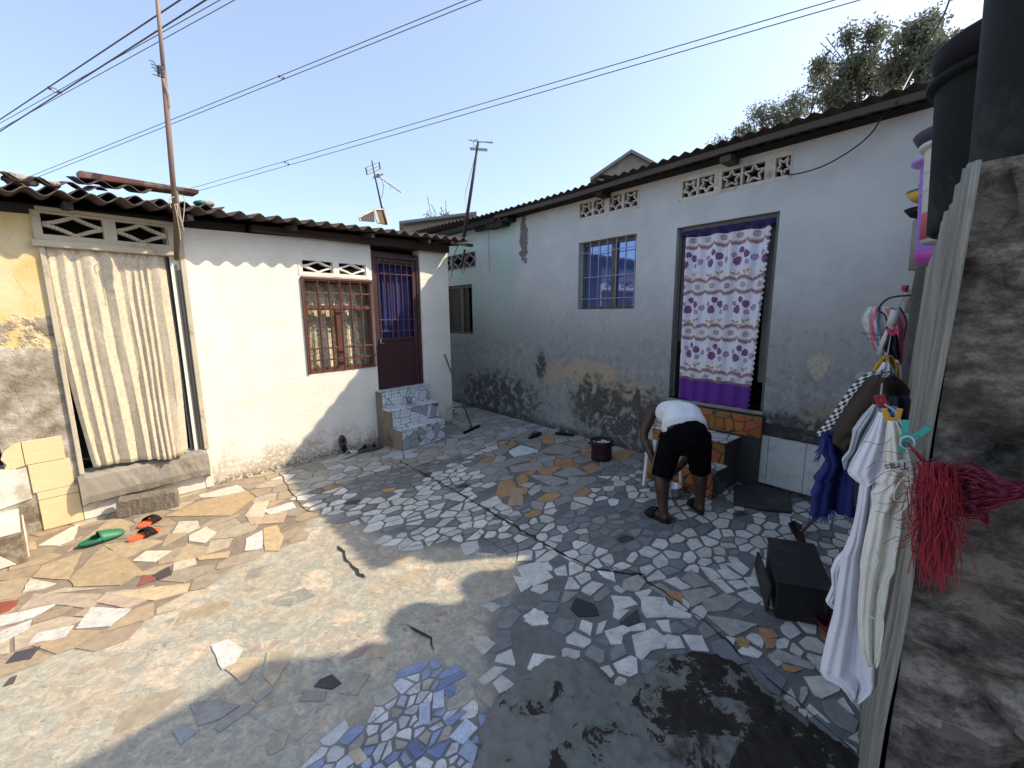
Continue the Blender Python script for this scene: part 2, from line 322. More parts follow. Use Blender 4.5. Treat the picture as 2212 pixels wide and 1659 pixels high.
t = NT('blue_white_step_tiles'); e_ = t.vor(7.5, feature='DISTANCE_TO_EDGE'); k_ = t.n('SeparateColor', [t.vor(7.5, out='Color')]).outputs[0]
g_ = t.n('TexBrick', {'Vector': t.map(rot=(math.pi/2,0,0)), 'Scale': 1, 'Mortar Size': .003, 'Brick Width': .05, 'Row Height': .05, 'Color1': (.66,.69,.71,1), 'Color2': (.62,.66,.69,1), 'Mortar': (.30,.36,.42,1)}, offset=0).outputs['Color']
MT['steptile'] = t.out(t.mix(t.mr(e_, .018, .035), (.10,.11,.12), t.mix(t.mr(k_, .5, .52), g_, t.mix(t.mr(k_, .8, .82), (.50,.54,.58), (.30,.32,.33)))), .3, t.bump(t.mr(e_, .01, .035), .4, .004))
MT['glass'] = m_glass('window_glass'); MT['blueglass'] = m_glass('blue_curtained_glass', (.012,.035,.22))
MT['skin'] = simple('dark_brown_skin', (.060,.026,.017), .5, .15, 9, .1)
MT['whiteknit'] = simple('white_cotton', (.82,.84,.86), .9, .04, 5, .6, 7, bd=.03)
MT['blackcloth'] = simple('black_shorts_cloth', (.0045,.0042,.005), .95, .3, 8, .3, 60, spec=.08)
MT['blackrubber'] = simple('black_rubber', (.010,.0095,.012), .7, .2, spec=.2)
MT['steel'] = simple('brushed_aluminium', (.55,.55,.54), .3, .15, 12, .08, metal=.9)
MT['stove'] = simple('sooty_maroon_iron', (.045,.018,.020), .6, .5, 14, .3, metal=.3)
MT['ash'] = simple('white_ash', (.62,.60,.58), .95, .3, 30)
MT['blackbox'] = simple('sooty_black_metal', (.010,.0095,.009), .7, .45, 6, .3, dirt=(.03,.028,.026))
MT['wetslab'] = simple('dark_wet_slab', (.035,.033,.034), .7, .5, 7, .6, dirt=(.06,.055,.06))
MT['bin'] = simple('black_green_plastic', (.011,.0125,.011), .7, .4, 5, .35, 30, spec=.15, dirt=(.026,.030,.024))
MT['purple'] = simple('purple_plastic', (.36,.16,.66), .4, .12, 5, .08)
MT['magenta'] = simple('magenta_plastic', (.55,.08,.45), .4, .1)
MT['redin'] = simple('red_plastic', (.22,.02,.03), .45, .1)
MT['greenpl'] = simple('green_plastic', (.02,.16,.10), .45, .1)
MT['yellowpl'] = simple('yellow_plastic', (.65,.38,.03), .45, .1)
MT['greenclog'] = simple('green_rubber', (.02,.17,.085), .5, .2, 9)
MT['orangesole'] = simple('orange_foam', (.85,.14,.05), .6, .1)
MT['purplefoam'] = simple('dark_violet_foam', (.05,.042,.075), .65, .2)
MT['greyfoam'] = simple('grey_foam', (.075,.075,.072), .75, .2)
MT['whitefoam'] = simple('dirty_white_foam', (.50,.47,.40), .6, .2)
MT['pipe'] = simple('rusty_pipe', (.20,.125,.10), .7, .4, 6, .3, stretch=(1,1,.4), dirt=(.12,.07,.05))
MT['darkpipe'] = simple('dark_antenna_pipe', (.05,.045,.05), .6, .3)
MT['alu'] = simple('antenna_aluminium', (.35,.35,.36), .45, .1, metal=.6)
MT['wire'] = simple('cable_black', (.02,.02,.02), .6, .1)
MT['powerline'] = simple('cable_grey', (.09,.09,.13), .6, .1)
MT['string'] = simple('pale_string', (.45,.40,.32), .9, .1)
MT['bark'] = simple('tree_bark', (.09,.07,.05), .9, .3, 5, .5)
MT['leafA'] = m_leaf('mango_leaves', (.14,.165,.12), (.19,.21,.13)); MT['leafB'] = m_leaf('olive_leaves', (.15,.17,.135), (.20,.215,.14))
MT['tin'] = simple('red_oxide_gutter', (.24,.11,.095), .7, .3, 9, dirt=(.36,.28,.24))
MT['galv'] = simple('galvanised_sheet', (.22,.22,.22), .5, .3, 8, metal=.4)
MT['brick'] = simple('sand_cement_block', (.21,.175,.135), .95, .35, 9, .9, 40, bd=.012, dirt=(.13,.105,.08))
MT['purplecloth'] = simple('purple_cloth', (.085,.012,.20), .9, .25, 40, .3, 150)
MT['violetcloth'] = simple('dark_violet_cloth', (.03,.015,.09), .9, .2, 30)
MT['framealu'] = simple('brown_grey_frame', (.10,.095,.085), .5, .2)
MT['barwhite'] = simple('white_painted_bar', (.40,.40,.40), .5, .2, 20)
MT['brown'] = simple('brown_terry', (.040,.024,.016), .95, .2, 60, .6, 200, bd=.006)
MT['navy'] = simple('royal_blue_terry', (.008,.018,.14), .95, .25, 60, .6, 200, bd=.006)
MT['lav'] = simple('lavender_white_cotton', (.78,.78,.84), .9, .05, 10, .7, 16, bd=.014)
MT['cream'] = simple('cream_cotton', (.78,.76,.68), .9, .05, 10, .7, 18, bd=.012)
MT['greyshirt'] = simple('pale_grey_cotton', (.50,.51,.56), .9, .1, 10, .25, 240)
MT['pegteal'] = simple('teal_peg', (.03,.34,.30), .4, .05); MT['pegblue'] = simple('blue_peg', (.05,.25,.48), .4, .05)
MT['pegyel'] = simple('amber_peg', (.75,.38,.05), .4, .05); MT['pegred'] = simple('red_peg', (.38,.015,.035), .4, .05); MT['pegpink'] = simple('pink_peg', (.75,.03,.12), .4, .05)
MT['raffia'] = simple('red_raffia', (.27,.008,.024), .7, .5, 30, .3); MT['raffiadark'] = simple('wine_raffia', (.17,.012,.035), .8, .4, 30)
MT['yellowcloth'] = simple('mustard_cloth', (.50,.30,.03), .9, .2); MT['darkcloth'] = simple('navy_black_cloth', (.010,.012,.025), .9, .2)
MT['pvc'] = simple('white_pvc', (.55,.56,.57), .4, .1); MT['ink'] = simple('black_ink', (.02,.018,.018), .8, .1)
MT['label'] = simple('satin_label', (.66,.64,.60), .6, .05); MT['bamboo'] = simple('bamboo_brown', (.14,.09,.05), .6, .4, 9, stretch=(1,1,3))
MT['broomgreen'] = simple('green_broomstick', (.035,.11,.075), .5, .2); MT['lampglass'] = simple('opal_bulb', (.62,.62,.60), .4, .05)
MT['chair'] = simple('white_garden_plastic', (.72,.70,.66), .45, .06)

# ------------------------------------------------------------------ ground and paving
def pip(P, poly):
    P = np.atleast_2d(P); x, y = P[:,0], P[:,1]; r = np.zeros(len(P), bool); n = len(poly)
    for i in range(n):
        x1, y1 = poly[i]; x2, y2 = poly[(i+1)%n]
        if y1 == y2: continue
        r ^= ((y1 > y) != (y2 > y)) & (x < (x2-x1)*(y-y1)/(y2-y1)+x1)
    return r
Z_BLUE = [(640,1700),(700,1600),(820,1530),(905,1435),(960,1440),(965,1530),(1060,1530),(1065,1590),(1020,1700)]
Z_TAN = [(-900,1100),(0,1050),(185,1110),(470,1030),(600,1010),(690,1105),(640,1180),(540,1200),(470,1250),(400,1300),(250,1400),(100,1430),(-900,1750)]
Z_PALE = [(600,1005),(978,895),(1059,860),(1240,920),(1110,960),(1091,960),(881,1015),(859,1010),(661,1068)]
Z_SLAB = [(1091,956),(1130,900),(1240,920),(1400,970),(1400,1012),(1330,1002),(1250,1085),(1150,1095),(1060,1100),(1070,1050),(1000,1010)]
Z_WORN = [(640,1090),(760,1130),(870,1185),(1090,1190),(1130,1240),(1060,1330),(1050,1430),(1065,1530),(1020,1700),(640,1700),(600,2900),(-1900,2900),(-1900,1900),(100,1430),(250,1400),(400,1300),(470,1250),(540,1200),(640,1180),(690,1105)]
ZONES = [('blue', Z_BLUE, .044), ('tan', Z_TAN, .26), ('pale', Z_PALE, .20), ('slab', Z_SLAB, .27), ('worn', Z_WORN, .20)]
def projg(P):
    P = np.atleast_2d(P); q = np.c_[P, np.zeros(len(P))]-CAMP; c = q@RC.T; c[:,2] = np.minimum(c[:,2], -.05)
    return np.c_[1106+FPX*c[:,0]/-c[:,2], 829.5-FPX*c[:,1]/-c[:,2]]
def zones(P):
    q = projg(P); z = np.full(len(q), 5)
    for k in range(4, -1, -1): z[pip(q, ZONES[k][1])] = k
    return z
RAD = np.array([z[2] for z in ZONES]+[.130])
kinds = struct_ = None
cand = np.c_[rng.uniform(-6.5, 4.2, 60000), rng.uniform(.5, 9.5, 60000)]
P3 = np.c_[cand, np.zeros(len(cand))]
vA = (P3-FA.P)@FA.n; uA_ = (P3-FA.P)@FA.u; vB = (P3-FB.P)@FB.n; vC = (P3-FC.P)@FC.n
ok = ((vA > .0) | (uA_ > 3.42)) & (vB > .02) & (vC > .01)
cand = cand[ok]; zc = zones(cand); rc_ = RAD[zc]*rng.uniform(.55, 1.45, len(cand))
AN = np.eye(2) + np.outer(FA.u[:2], FA.u[:2])*(1/1.45-1); ANI = np.linalg.inv(AN); cand = cand@AN
S = np.zeros((0, 2)); SR = np.zeros(0); SZ = []; acc = []
cell = {}
for i, p in enumerate(cand):
    r = rc_[i]*.8; kx, ky = int(p[0]//.3), int(p[1]//.3); good = True
    for a in (-1, 0, 1):
        for b in (-1, 0, 1):
            for j in cell.get((kx+a, ky+b), ()):
                q = cand[j]; rr = min(r, rc_[j]*.8)
                if (q[0]-p[0])**2+(q[1]-p[1])**2 < rr*rr: good = False; break
            if not good: break
        if not good: break
    if good: cell.setdefault((kx, ky), []).append(i); acc.append(i)
pts = cand[acc]; zz = zc[acc]; rads = rc_[acc]
def clip(poly, n, d):
    out = []; N = len(poly)
    for i in range(N):
        a, b = poly[i], poly[(i+1)%N]; da = a@n-d; db = b@n-d
        if da <= 0: out.append(a)
        if (da < 0) != (db < 0) and abs(da-db) > 1e-12: out.append(a+(b-a)*(da/(da-db)))
    return out
def sm(x): return math.sin(x[0]*2.1+1.3*math.sin(x[1]*1.7))*math.cos(x[1]*2.6+.9*math.sin(x[0]*2.9))
def shade(c, k): return (c[0]*k, c[1]*k, c[2]*k)
MBT = MB()
TRACED = []   # filled below: outlines of the shards that stand out
def J(c, a=.12):
    k = random.uniform(1-a, 1+a); return (c[0]*k, c[1]*k, c[2]*k)
def T(z, *pp): return [np.array(gnd(x, y))[:2] for x, y in pp]
def full(ox, oy, s, *pp): return [((ox+x/s)/1.8228, (oy+y/s)/1.8228) for x, y in pp]
WH = (.66,.65,.60); GR = (.22,.235,.25); TN = (.48,.36,.23); OR = (.43,.25,.12); PW = (.66,.62,.54)
c3 = lambda *p: full(2100, 2200, 1.7015, *p)
for poly, col in [
  (c3((720,255),(880,265),(905,310),(880,395),(760,400),(725,350)), WH), (c3((905,315),(1060,380),(1055,405),(885,395)), WH), (c3((520,252),(650,262),(700,310),(550,355)), WH),
  (c3((660,520),(800,470),(900,540),(880,600),(790,620),(730,685),(690,660)), WH), (c3((1000,515),(1130,520),(1180,630),(1060,620)), WH), (c3((475,490),(600,450),(665,480),(600,520),(590,580),(520,580)), WH),
  (c3((1040,665),(1210,665),(1420,825),(1350,840)), WH), (c3((995,225),(1185,195),(1230,240),(1060,330)), (.38,.365,.33)), (c3((1130,285),(1280,235),(1400,280),(1300,350),(1160,360)), (.36,.35,.315)),
  (c3((1160,385),(1290,400),(1510,445),(1330,530)), (.40,.385,.35)), (c3((985,140),(1055,75),(1185,180),(1090,200)), (.34,.33,.30)), (c3((870,150),(960,125),(1030,190),(1000,215)), WH),
  (c3((600,150),(700,110),(755,160),(700,225),(600,215)), (.40,.38,.34)), (c3((430,85),(535,80),(550,155),(470,125)), (.72,.74,.75)), (c3((250,340),(285,265),(410,310),(440,385),(300,390)), (.035,.038,.042)),
  (c3((-110,60),(30,25),(135,130),(0,190),(-60,160)), WH), (c3((0,340),(70,360),(105,440),(0,455),(-60,420)), WH), (c3((0,640),(150,660),(20,780),(-40,740)), WH),
  (c3((890,240),(930,215),(1000,240),(1000,300),(900,270)), OR), (c3((1510,470),(1600,475),(1640,530),(1530,545)), OR), (c3((1350,540),(1400,530),(1450,560),(1440,605),(1380,590)), OR), (c3((1550,545),(1630,540),(1620,600),(1560,610)), OR),
  (c3((1560,665),(1640,610),(1895,720),(1880,750)), (.36,.355,.33)), (c3((1655,705),(1810,745),(1740,770),(1680,750)), (.48,.27,.11)), (c3((780,195),(845,165),(930,220),(890,265)), (.33,.315,.28)),
  (c3((1190,560),(1280,545),(1440,700),(1340,725),(1210,640)), GR), (c3((1440,715),(1600,730),(1700,820),(1650,930),(1500,850)), (.19,.20,.215)), (c3((1840,1080),(1900,1045),(2130,1290),(2020,1260)), (.21,.235,.25)),
  (c3((1935,960),(2010,940),(2180,1100),(2150,1180),(2020,1120),(1940,1020)), (.27,.26,.235)), (c3((1655,970),(1740,935),(1770,970),(1740,1035),(1690,1015)), (.46,.44,.38)), (c3((1775,1010),(1845,1020),(1815,1085),(1775,1060)), WH),
  (c3((1790,870),(1830,860),(1840,910),(1800,980),(1780,960)), (.46,.44,.38)), (c3((820,420),(910,415),(925,500),(870,490)), WH), (c3((1115,55),(1200,70),(1260,130),(1190,150)), WH), (c3((1230,80),(1310,70),(1400,130),(1350,145),(1280,140)), WH), (c3((1290,35),(1390,25),(1450,75),(1410,115)), WH), (c3((1200,150),(1260,140),(1350,225),(1300,240)), WH), (c3((1300,155),(1400,150),(1440,190),(1370,210)), WH),
  (c3((1365,235),(1460,210),(1540,280),(1500,305),(1440,290)), WH), (c3((1410,130),(1480,125),(1530,190),(1450,185)), WH)]:
    TRACED.append((poly, J(col, .06), 0))
cL = lambda *p: full(0, 1900, 1.4762, *p)
for poly, col, wr in [
  (cL((1155,75),(1380,15),(1430,50),(1400,75),(1170,92)), (.60,.57,.50), .0), (cL((1530,165),(1700,115),(1722,150),(1570,192)), (.62,.61,.57), 0), (cL((1430,330),(1528,280),(1530,385),(1422,402)), (.60,.58,.54), 0), (cL((1100,310),(1200,262),(1262,295),(1190,355),(1100,345)), (.62,.56,.46), .1),
  (cL((1420,200),(1480,120),(1565,110),(1530,205)), (.60,.52,.38), .1), (cL((1000,300),(1040,230),(1150,225),(1165,265),(1090,295)), (.55,.50,.40), .1), (cL((400,570),(600,370),(750,450),(830,520),(700,600),(430,610)), (.40,.31,.19), .05), (cL((190,555),(250,485),(480,405),(400,568)), (.41,.32,.20), .05),
  (cL((600,365),(730,440),(950,345),(850,330)), (.42,.33,.21), .0), (cL((770,460),(850,400),(1000,400),(900,465)), (.66,.60,.48), .1), (cL((0,840),(0,780),(330,708),(190,790)), (.60,.59,.55), .0), (cL((0,935),(0,870),(190,800),(160,860)), (.58,.57,.53), 0),
  (cL((165,945),(215,880),(430,835),(380,905)), (.58,.56,.52), .0), (cL((440,855),(530,728),(765,738),(640,840)), (.56,.55,.52), .2), (cL((130,645),(175,560),(330,590),(250,620)), (.62,.56,.46), .1), (cL((0,770),(0,700),(110,685),(60,745)), (.28,.08,.05), 0),
  (cL((100,755),(200,650),(590,650),(520,735),(300,710)), (.44,.36,.28), .25), (cL((560,700),(620,640),(820,620),(900,600),(850,690),(740,735)), (.46,.36,.28), .35), (cL((800,605),(830,545),(900,550),(910,570)), (.26,.09,.07), 0), (cL((885,545),(985,490),(1000,540),(930,570)), (.07,.06,.06), 0),
  (cL((30,1060),(90,990),(240,955),(180,1030)), (.07,.065,.08), 0), (cL((20,1190),(60,1140),(100,1125),(80,1170)), (.10,.085,.07), .1), (cL((640,650),(960,605),(1105,590),(1090,640),(900,690)), (.56,.44,.28), .35), (cL((1225,950),(1330,915),(1415,970),(1360,1060),(1290,1090)), (.60,.59,.56), .25),
  (cL((0,690),(0,580),(170,555),(110,670)), (.40,.32,.21), 0), (cL((1005,520),(1010,470),(1135,435),(1145,480)), (.56,.50,.38), .2), (cL((1000,470),(1090,360),(1210,380),(1190,430)), (.43,.33,.22), .1), (cL((1140,435),(1340,400),(1330,440),(1160,455)), (.50,.36,.22), .15),
  (cL((1430,200),(1460,250),(1650,235),(1670,170),(1560,190)), (.48,.36,.24), .2), (cL((1530,270),(1610,250),(1650,320),(1620,400),(1540,400)), (.52,.38,.22), .25), (cL((960,200),(1340,195),(1480,90),(1440,50),(1160,110)), (.47,.34,.20), .0), (cL((220,370),(400,270),(460,245),(430,330),(340,370)), (.64,.60,.50), .1),
  (cL((390,405),(660,200),(790,240),(560,330)), (.44,.35,.22), 0), (cL((1105,1290),(1250,1265),(1395,1300),(1280,1380),(1150,1420)), (.30,.295,.275), .2), (cL((1470,1260),(1570,1190),(1590,1210),(1490,1285)), (.32,.315,.295), .2),
  (cL((1240,1430),(1420,1290),(1490,1300),(1280,1455)), (.31,.305,.285), .25), (cL((1825,1190),(1860,1150),(1930,1120),(1984,1170),(1930,1205)), (.055,.06,.065), 0), (cL((1000,1450),(1090,1410),(1140,1460),(1050,1530)), (.30,.32,.34), .2), (cL((1555,990),(1715,985),(1640,1100),(1590,1190),(1530,1130)), (.50,.42,.30), .2),
  (cL((1310,1090),(1420,1020),(1515,1020),(1440,1150),(1400,1175)), (.50,.40,.27), .25)]:
    TRACED.append((poly, J(col, .05), wr))
c2 = lambda *p: full(1000, 2100, 1.7015, *p)
for poly, col, wr in [(c2((560,1070),(640,930),(780,950),(690,1090)), (.36,.33,.27), .15), (c2((300,1130),(330,1060),(490,1060),(470,1130)), (.30,.28,.24), .25), (c2((90,930),(110,800),(275,795),(170,960)), (.42,.36,.27), .15),
  (c2((1600,1010),(1660,955),(1790,1060),(1680,1130)), (.52,.51,.47), 0), (c2((1455,1000),(1500,990),(1640,1140),(1600,1190),(1500,1100)), (.34,.31,.26), .1), (c2((1805,560),(1880,505),(1975,560),(1950,620),(1850,610)), WH, 0), (c2((1465,690),(1560,700),(1620,745),(1540,820),(1480,770)), (.50,.48,.42), .1),
  (c2((1515,490),(1600,465),(1655,495),(1600,535)), (.48,.46,.42), .15), (c2((1810,230),(1910,190),(2005,300),(1860,355)), WH, 0), (c2((1740,290),(1800,300),(1855,360),(1790,400)), WH, 0), (c2((630,1480),(710,1440),(765,1520),(690,1560)), (.50,.43,.31), 0), (c2((90,1450),(160,1330),(235,1340),(200,1450),(110,1490)), (.36,.33,.25), .1),
  (c2((1280,1290),(1290,1250),(1400,1190),(1430,1200),(1330,1290)), (.26,.31,.44), .1), (c2((1310,1370),(1420,1245),(1500,1310),(1400,1420)), (.50,.56,.66), .1),
  (c2((1105,1280),(1110,1150),(1180,1130),(1180,1285)), (.46,.52,.63), .1), (c2((1195,1180),(1205,1080),(1270,1050),(1275,1170)), (.50,.55,.64), .1), (c2((1370,1480),(1430,1380),(1500,1440),(1470,1560)), (.34,.39,.50), .15)]:
    TRACED.append((poly, J(col, .05), wr))
c8 = lambda *p: full(1700, 1600, 2.765, *p)
for poly, col, wr in [(c8((835,490),(975,425),(1155,480),(1155,500),(895,555)), (.60,.64,.66), 0), (c8((850,660),(1180,600),(1210,650),(1140,700),(860,725)), (.31,.30,.28), 0), (c8((795,590),(1000,540),(1110,580),(840,650)), (.31,.30,.28), 0), (c8((1320,740),(1520,660),(1700,740),(1450,775)), (.33,.33,.31), 0), (c8((1060,755),(1270,750),(1500,820),(1330,885)), (.34,.34,.32), 0), (c8((1170,500),(1360,400),(1620,470),(1500,530)), (.33,.31,.27), 0),
  (c8((690,970),(740,830),(870,800),(930,890),(880,970),(760,1000)), OR, 0), (c8((880,930),(930,890),(1050,890),(1030,960),(930,975)), OR, 0), (c8((785,820),(850,790),(920,880)), OR, 0), (c8((920,780),(1000,725),(1060,790),(1020,850),(950,880)), OR, 0), (c8((1140,690),(1230,650),(1320,720),(1300,770),(1200,760)), OR, 0), (c8((820,430),(880,355),(920,430)), OR, 0), (c8((1640,660),(1760,620),(1860,690),(1720,740)), (.40,.25,.15), 0),
  (c8((1045,940),(1120,865),(1200,880),(1170,930),(1090,980)), (.40,.41,.42), 0), (c8((960,870),(1030,835),(1130,840),(1060,890)), (.42,.43,.43), 0), (c8((880,890),(980,900),(1000,1080),(820,1090)), (.40,.30,.18), .2), (c8((1000,410),(1200,370),(1180,470),(1100,440)), (.30,.29,.27), 0), (c8((1440,400),(1700,390),(1720,450),(1640,460)), (.31,.30,.28), 0), (c8((880,360),(980,320),(1200,360),(1170,400),(1000,405)), (.28,.27,.25), 0)]:
    TRACED.append((poly, J(col, .05), wr))
TW = [(np.array([gnd(x, y)[:2] for x, y in poly]), col, wr) for poly, col, wr in TRACED]
TC = np.array([p.mean(0) for p, _, _ in TW])
TRr = np.array([np.linalg.norm(p-p.mean(0), axis=1).max() for p, _, _ in TW])
def cellcol(z, p):
    s = sm(p); r = random.random()
    if z == 0: return J(random.choice([(.17,.22,.37),(.30,.36,.48),(.50,.52,.57),(.58,.58,.56),(.52,.53,.54),(.38,.36,.31),(.24,.30,.45),(.60,.60,.59)]), .2), .0
    if z == 1: return (J(random.choice([(.37,.29,.195),(.35,.275,.20),(.41,.31,.205),(.34,.28,.21),(.46,.39,.29)]), .12), random.uniform(0, .25))
    if z == 2: return (J(random.choice([(.36,.35,.31),(.40,.39,.36),(.33,.31,.27),(.42,.45,.48),(.30,.29,.26)]), .12), random.uniform(0, .12))
    if z == 3: return (J(OR if r < .25 else random.choice([(.32,.31,.28),(.29,.28,.26),(.36,.36,.34)]), .12), 0)
    if z == 4: return (J(random.choice([(.40,.32,.22),(.33,.28,.21),(.29,.29,.25),(.44,.36,.25),(.33,.26,.22)]), .12), random.uniform(.40, .98))
    if s > -.30+.5*(r-.5) and random.random() < .74: return (J(random.choice([WH, (.60,.59,.54), (.54,.53,.48)]), .1), 0)
    return (J(random.choice([(.20,.22,.225),(.215,.23,.225),(.18,.20,.205),(.20,.20,.20),(.26,.265,.25)] if r < .93 else [OR, (.05,.05,.055), (.3,.3,.3)]), .12), 0)
GRT = [.004, .0045, .0045, .004, .0035, .0075]
order = range(len(pts))
for i in order:
    p = pts[i]; z = int(zz[i])
    pT = p; p = ANI@p; dq = np.linalg.norm(TC-p, axis=1); near = np.where(dq < TRr+.01)[0]
    if any(pip(p[None], TW[k][0])[0] for k in near): continue
    if z == 4 and random.random() < .62: continue
    p = pT; R_ = rads[i]*1.9; a0 = random.random()*6
    poly = [p+R_*.8*np.array([math.cos(a0+k*math.pi/4), math.sin(a0+k*math.pi/4)]) for k in range(8)]
    dd = np.linalg.norm(pts-p, axis=1); nb = np.argsort(dd)[1:22]; g = GRT[z]*random.uniform(.6, 1.9)
    for j in nb:
        if dd[j] > 2.2*R_: break
        n = (pts[j]-p)/dd[j]; poly = clip(poly, n, p@n+dd[j]/2-g)
        if len(poly) < 3: break
    poly = [ANI@q for q in poly]; p = ANI@p
    for k in near:                                       # cut back from the larger shards
        if len(poly) < 3: break
        n = (TC[k]-p); n /= np.linalg.norm(n); sup = min(((q-p)@n) for q in TW[k][0]); poly = clip(poly, n, p@n+max(.012, sup-.006))
    if len(poly) < 3: continue
    q = np.array(poly); A_ = .5*abs(np.dot(q[:,0], np.roll(q[:,1], 1))-np.dot(q[:,1], np.roll(q[:,0], 1)))
    if A_ < 1.2e-4: continue
    if z == 5: q = np.array([b*.96+(a+c)*.02 for a, b, c in zip(np.roll(q, 1, 0), q, np.roll(q, -1, 0))])+rng.normal(0, .0035, q.shape)
    col, wr = cellcol(z, p)
    if z == 5 and col[0] < .22 and random.random() < .3: continue
    h = .0035+random.uniform(0, .0015) if z != 4 else .0012
    n_ = len(q); vs = [(a, b, h) for a, b in q]+[(a, b, -.002) for a, b in q]
    MBT.add(vs, [tuple(range(n_))]+[(k, k+n_, (k+1)%n_+n_, (k+1)%n_) for k in range(n_)], 0, (*col, wr))
for q, col, wr in TW:
    h = .0062+random.uniform(0, .0008); n_ = len(q)
    # slightly broken outline
    Q = []
    for k in range(n_):
        a, b = q[k], q[(k+1)%n_]; L = np.linalg.norm(b-a); s_ = max(1, int(L/.05))
        for e in range(s_):
            w_ = a+(b-a)*e/s_; Q.append(w_ + (rng.normal(0, .0022, 2) if e else 0))
    n_ = len(Q); vs = [(a, b, h) for a, b in Q]+[(a, b, -.002) for a, b in Q]
    MBT.add(vs, [tuple(range(n_))]+[(k, k+n_, (k+1)%n_+n_, (k+1)%n_) for k in range(n_)], 0, (*col, wr))
kind(MBT.build('courtyard_paving', MT['shard'], origin=(0,0,0)), 'structure')
kind(MB().add([(-300,-300,-.03),(300,-300,-.03),(300,300,-.03),(-300,300,-.03)], [(0,1,2,3)]).build('ground', MT['dirt'], origin=(0,0,-.03)), 'structure')
gb = MB(); st = .08; xs = np.arange(-7.5, 4.6, st); ys = np.arange(-1.5, 11, st)
BASE = np.array([(.21,.21,.20),(.27,.22,.165),(.16,.16,.145),(.17,.165,.15),(.34,.32,.27),(.175,.178,.168)])
nx, ny = len(xs), len(ys); gx, gy = np.meshgrid(xs, ys, indexing='ij'); zq = zones(np.c_[gx.ravel(), gy.ravel()]); zcol = BASE[zq].reshape(nx, ny, 3); zal = (zq == 4).astype(float).reshape(nx, ny)
for _ in range(1):
    for arr in (zcol, zal): arr[1:-1,1:-1] = (arr[1:-1,1:-1]*2+arr[:-2,1:-1]+arr[2:,1:-1]+arr[1:-1,:-2]+arr[1:-1,2:])/6
gb.grid([[(xs[i], ys[j], 0) for j in range(ny)] for i in range(nx)]); go = gb.build('courtyard_floor', MT['cement'], origin=(0,0,0)); kind(go, 'structure')
ca = go.data.attributes.new('Col', 'FLOAT_COLOR', 'POINT'); ca.data.foreach_set('color', np.concatenate([zcol, zal[...,None]], 2).astype('f').ravel())
# cracks and chain of gaps in the paving
def crack(px, w, name='floor_crack'):
    P = [gnd(x, y)[:2] for x, y in px]; Q = []
    for a, b in zip(P, P[1:]):
        L = np.linalg.norm(b-a); k = max(2, int(L/.05))
        for e in range(k): Q.append(a+(b-a)*e/k+rng.normal(0, .006, 2))
    Q.append(P[-1]); b_ = MB(); row = []
    for i, q in enumerate(Q):
        d = Q[min(i+1, len(Q)-1)]-Q[max(i-1, 0)]; d /= np.linalg.norm(d)+1e-9; n = np.array([-d[1], d[0]])*w*random.uniform(.3, 1.3)*(1 if 0 < i < len(Q)-1 else .1)
        row.append([(*(q-n/2), .0078), (*(q+n/2), .0078)])
    b_.grid(row); return b_
cb = MB()
for px, w_ in [([(862,996),(885,1008),(960,1048),(1030,1090),(1110,1135),(1170,1172),(1230,1205),(1290,1232),(1395,1243)], .022), ([(1395,1243),(1400,1258),(1430,1278),(1500,1325),(1540,1360),(1610,1430)], .013), ([(661,1066),(740,1045),(859,1008),(881,1013),(960,990),(1050,968),(1091,950)], .009),
               ([(860,1008),(830,985),(800,975)], .006), ([(1100,1200),(1030,1150),(960,1165),(880,1185)], .006), ([(604,1022),(625,1060),(660,1105),(690,1110)], .010), ([(730,1180),(750,1210),(775,1240),(790,1250)], .028), ([(880,1350),(930,1380),(938,1410)], .018), ([(1395,1243),(1340,1232),(1300,1215)], .01), ([(1620,1430),(1660,1470),(1750,1540),(1860,1640)], .008)]:
    k_ = crack(px, w_); cb.add(k_.v, k_.f)
kind(cb.build('floor_crack', simple('crack_grime', (.030,.025,.019), .95, .5, 30), origin=(0,0,.004), recalc=False), 'structure')
# worn concrete mound in the foreground
BO = [np.array(gnd(x, y))[:2] for x, y in [(1025,1690),(1035,1580),(1070,1510),(1125,1470),(1170,1432),(1225,1425),(1290,1440),(1335,1488),(1400,1455),(1440,1425),(1500,1410),(1590,1440),(1690,1520),(1860,1645),(1990,1760),(2050,2300),(1020,2300)]]
def sdist(P, poly):
    P = np.atleast_2d(P); d = np.full(len(P), 9.)
    for k in range(len(poly)):
        a, b = poly[k], poly[(k+1)%len(poly)]; ab = b-a; t_ = np.clip(((P-a)@ab)/(ab@ab), 0, 1); d = np.minimum(d, np.linalg.norm(P-(a+t_[:,None]*ab), axis=1))
    return np.where(pip(P, poly), d, -d)
from mathutils import noise as mn
gx = np.arange(-.35, 1.75, .011); gy = np.arange(.70, 2.1, .011); PP = np.array([(a, b) for a in gx for b in gy]); sdv = sdist(PP, BO).reshape(len(gx), len(gy))
bm_ = MB(); idx = {}; vs = []; fs = []
for i, a in enumerate(gx):
    for j, b in enumerate(gy):
        s_ = sdv[i, j] + .018*mn.noise((a*14, b*14, 0)) + .014*mn.noise((a*38, b*38, 2)); h = -.01
        if s_ > 0: h = .05*min(1, s_/.045)**.6 + .035*min(1, s_/.3) + .016*mn.noise((a*5, b*5, 3))*min(1, s_/.06) + .011*mn.noise((a*17, b*17, 5)) + .005*mn.noise((a*45, b*45, 6))
        vs.append((a, b, h))
for i in range(len(gx)-1):
    for j in range(len(gy)-1):
        k = [i*len(gy)+j, (i+1)*len(gy)+j, (i+1)*len(gy)+j+1, i*len(gy)+j+1]
        if max(sdv[i, j], sdv[i+1, j], sdv[i+1, j+1], sdv[i, j+1]) > -.01: fs.append(tuple(k))
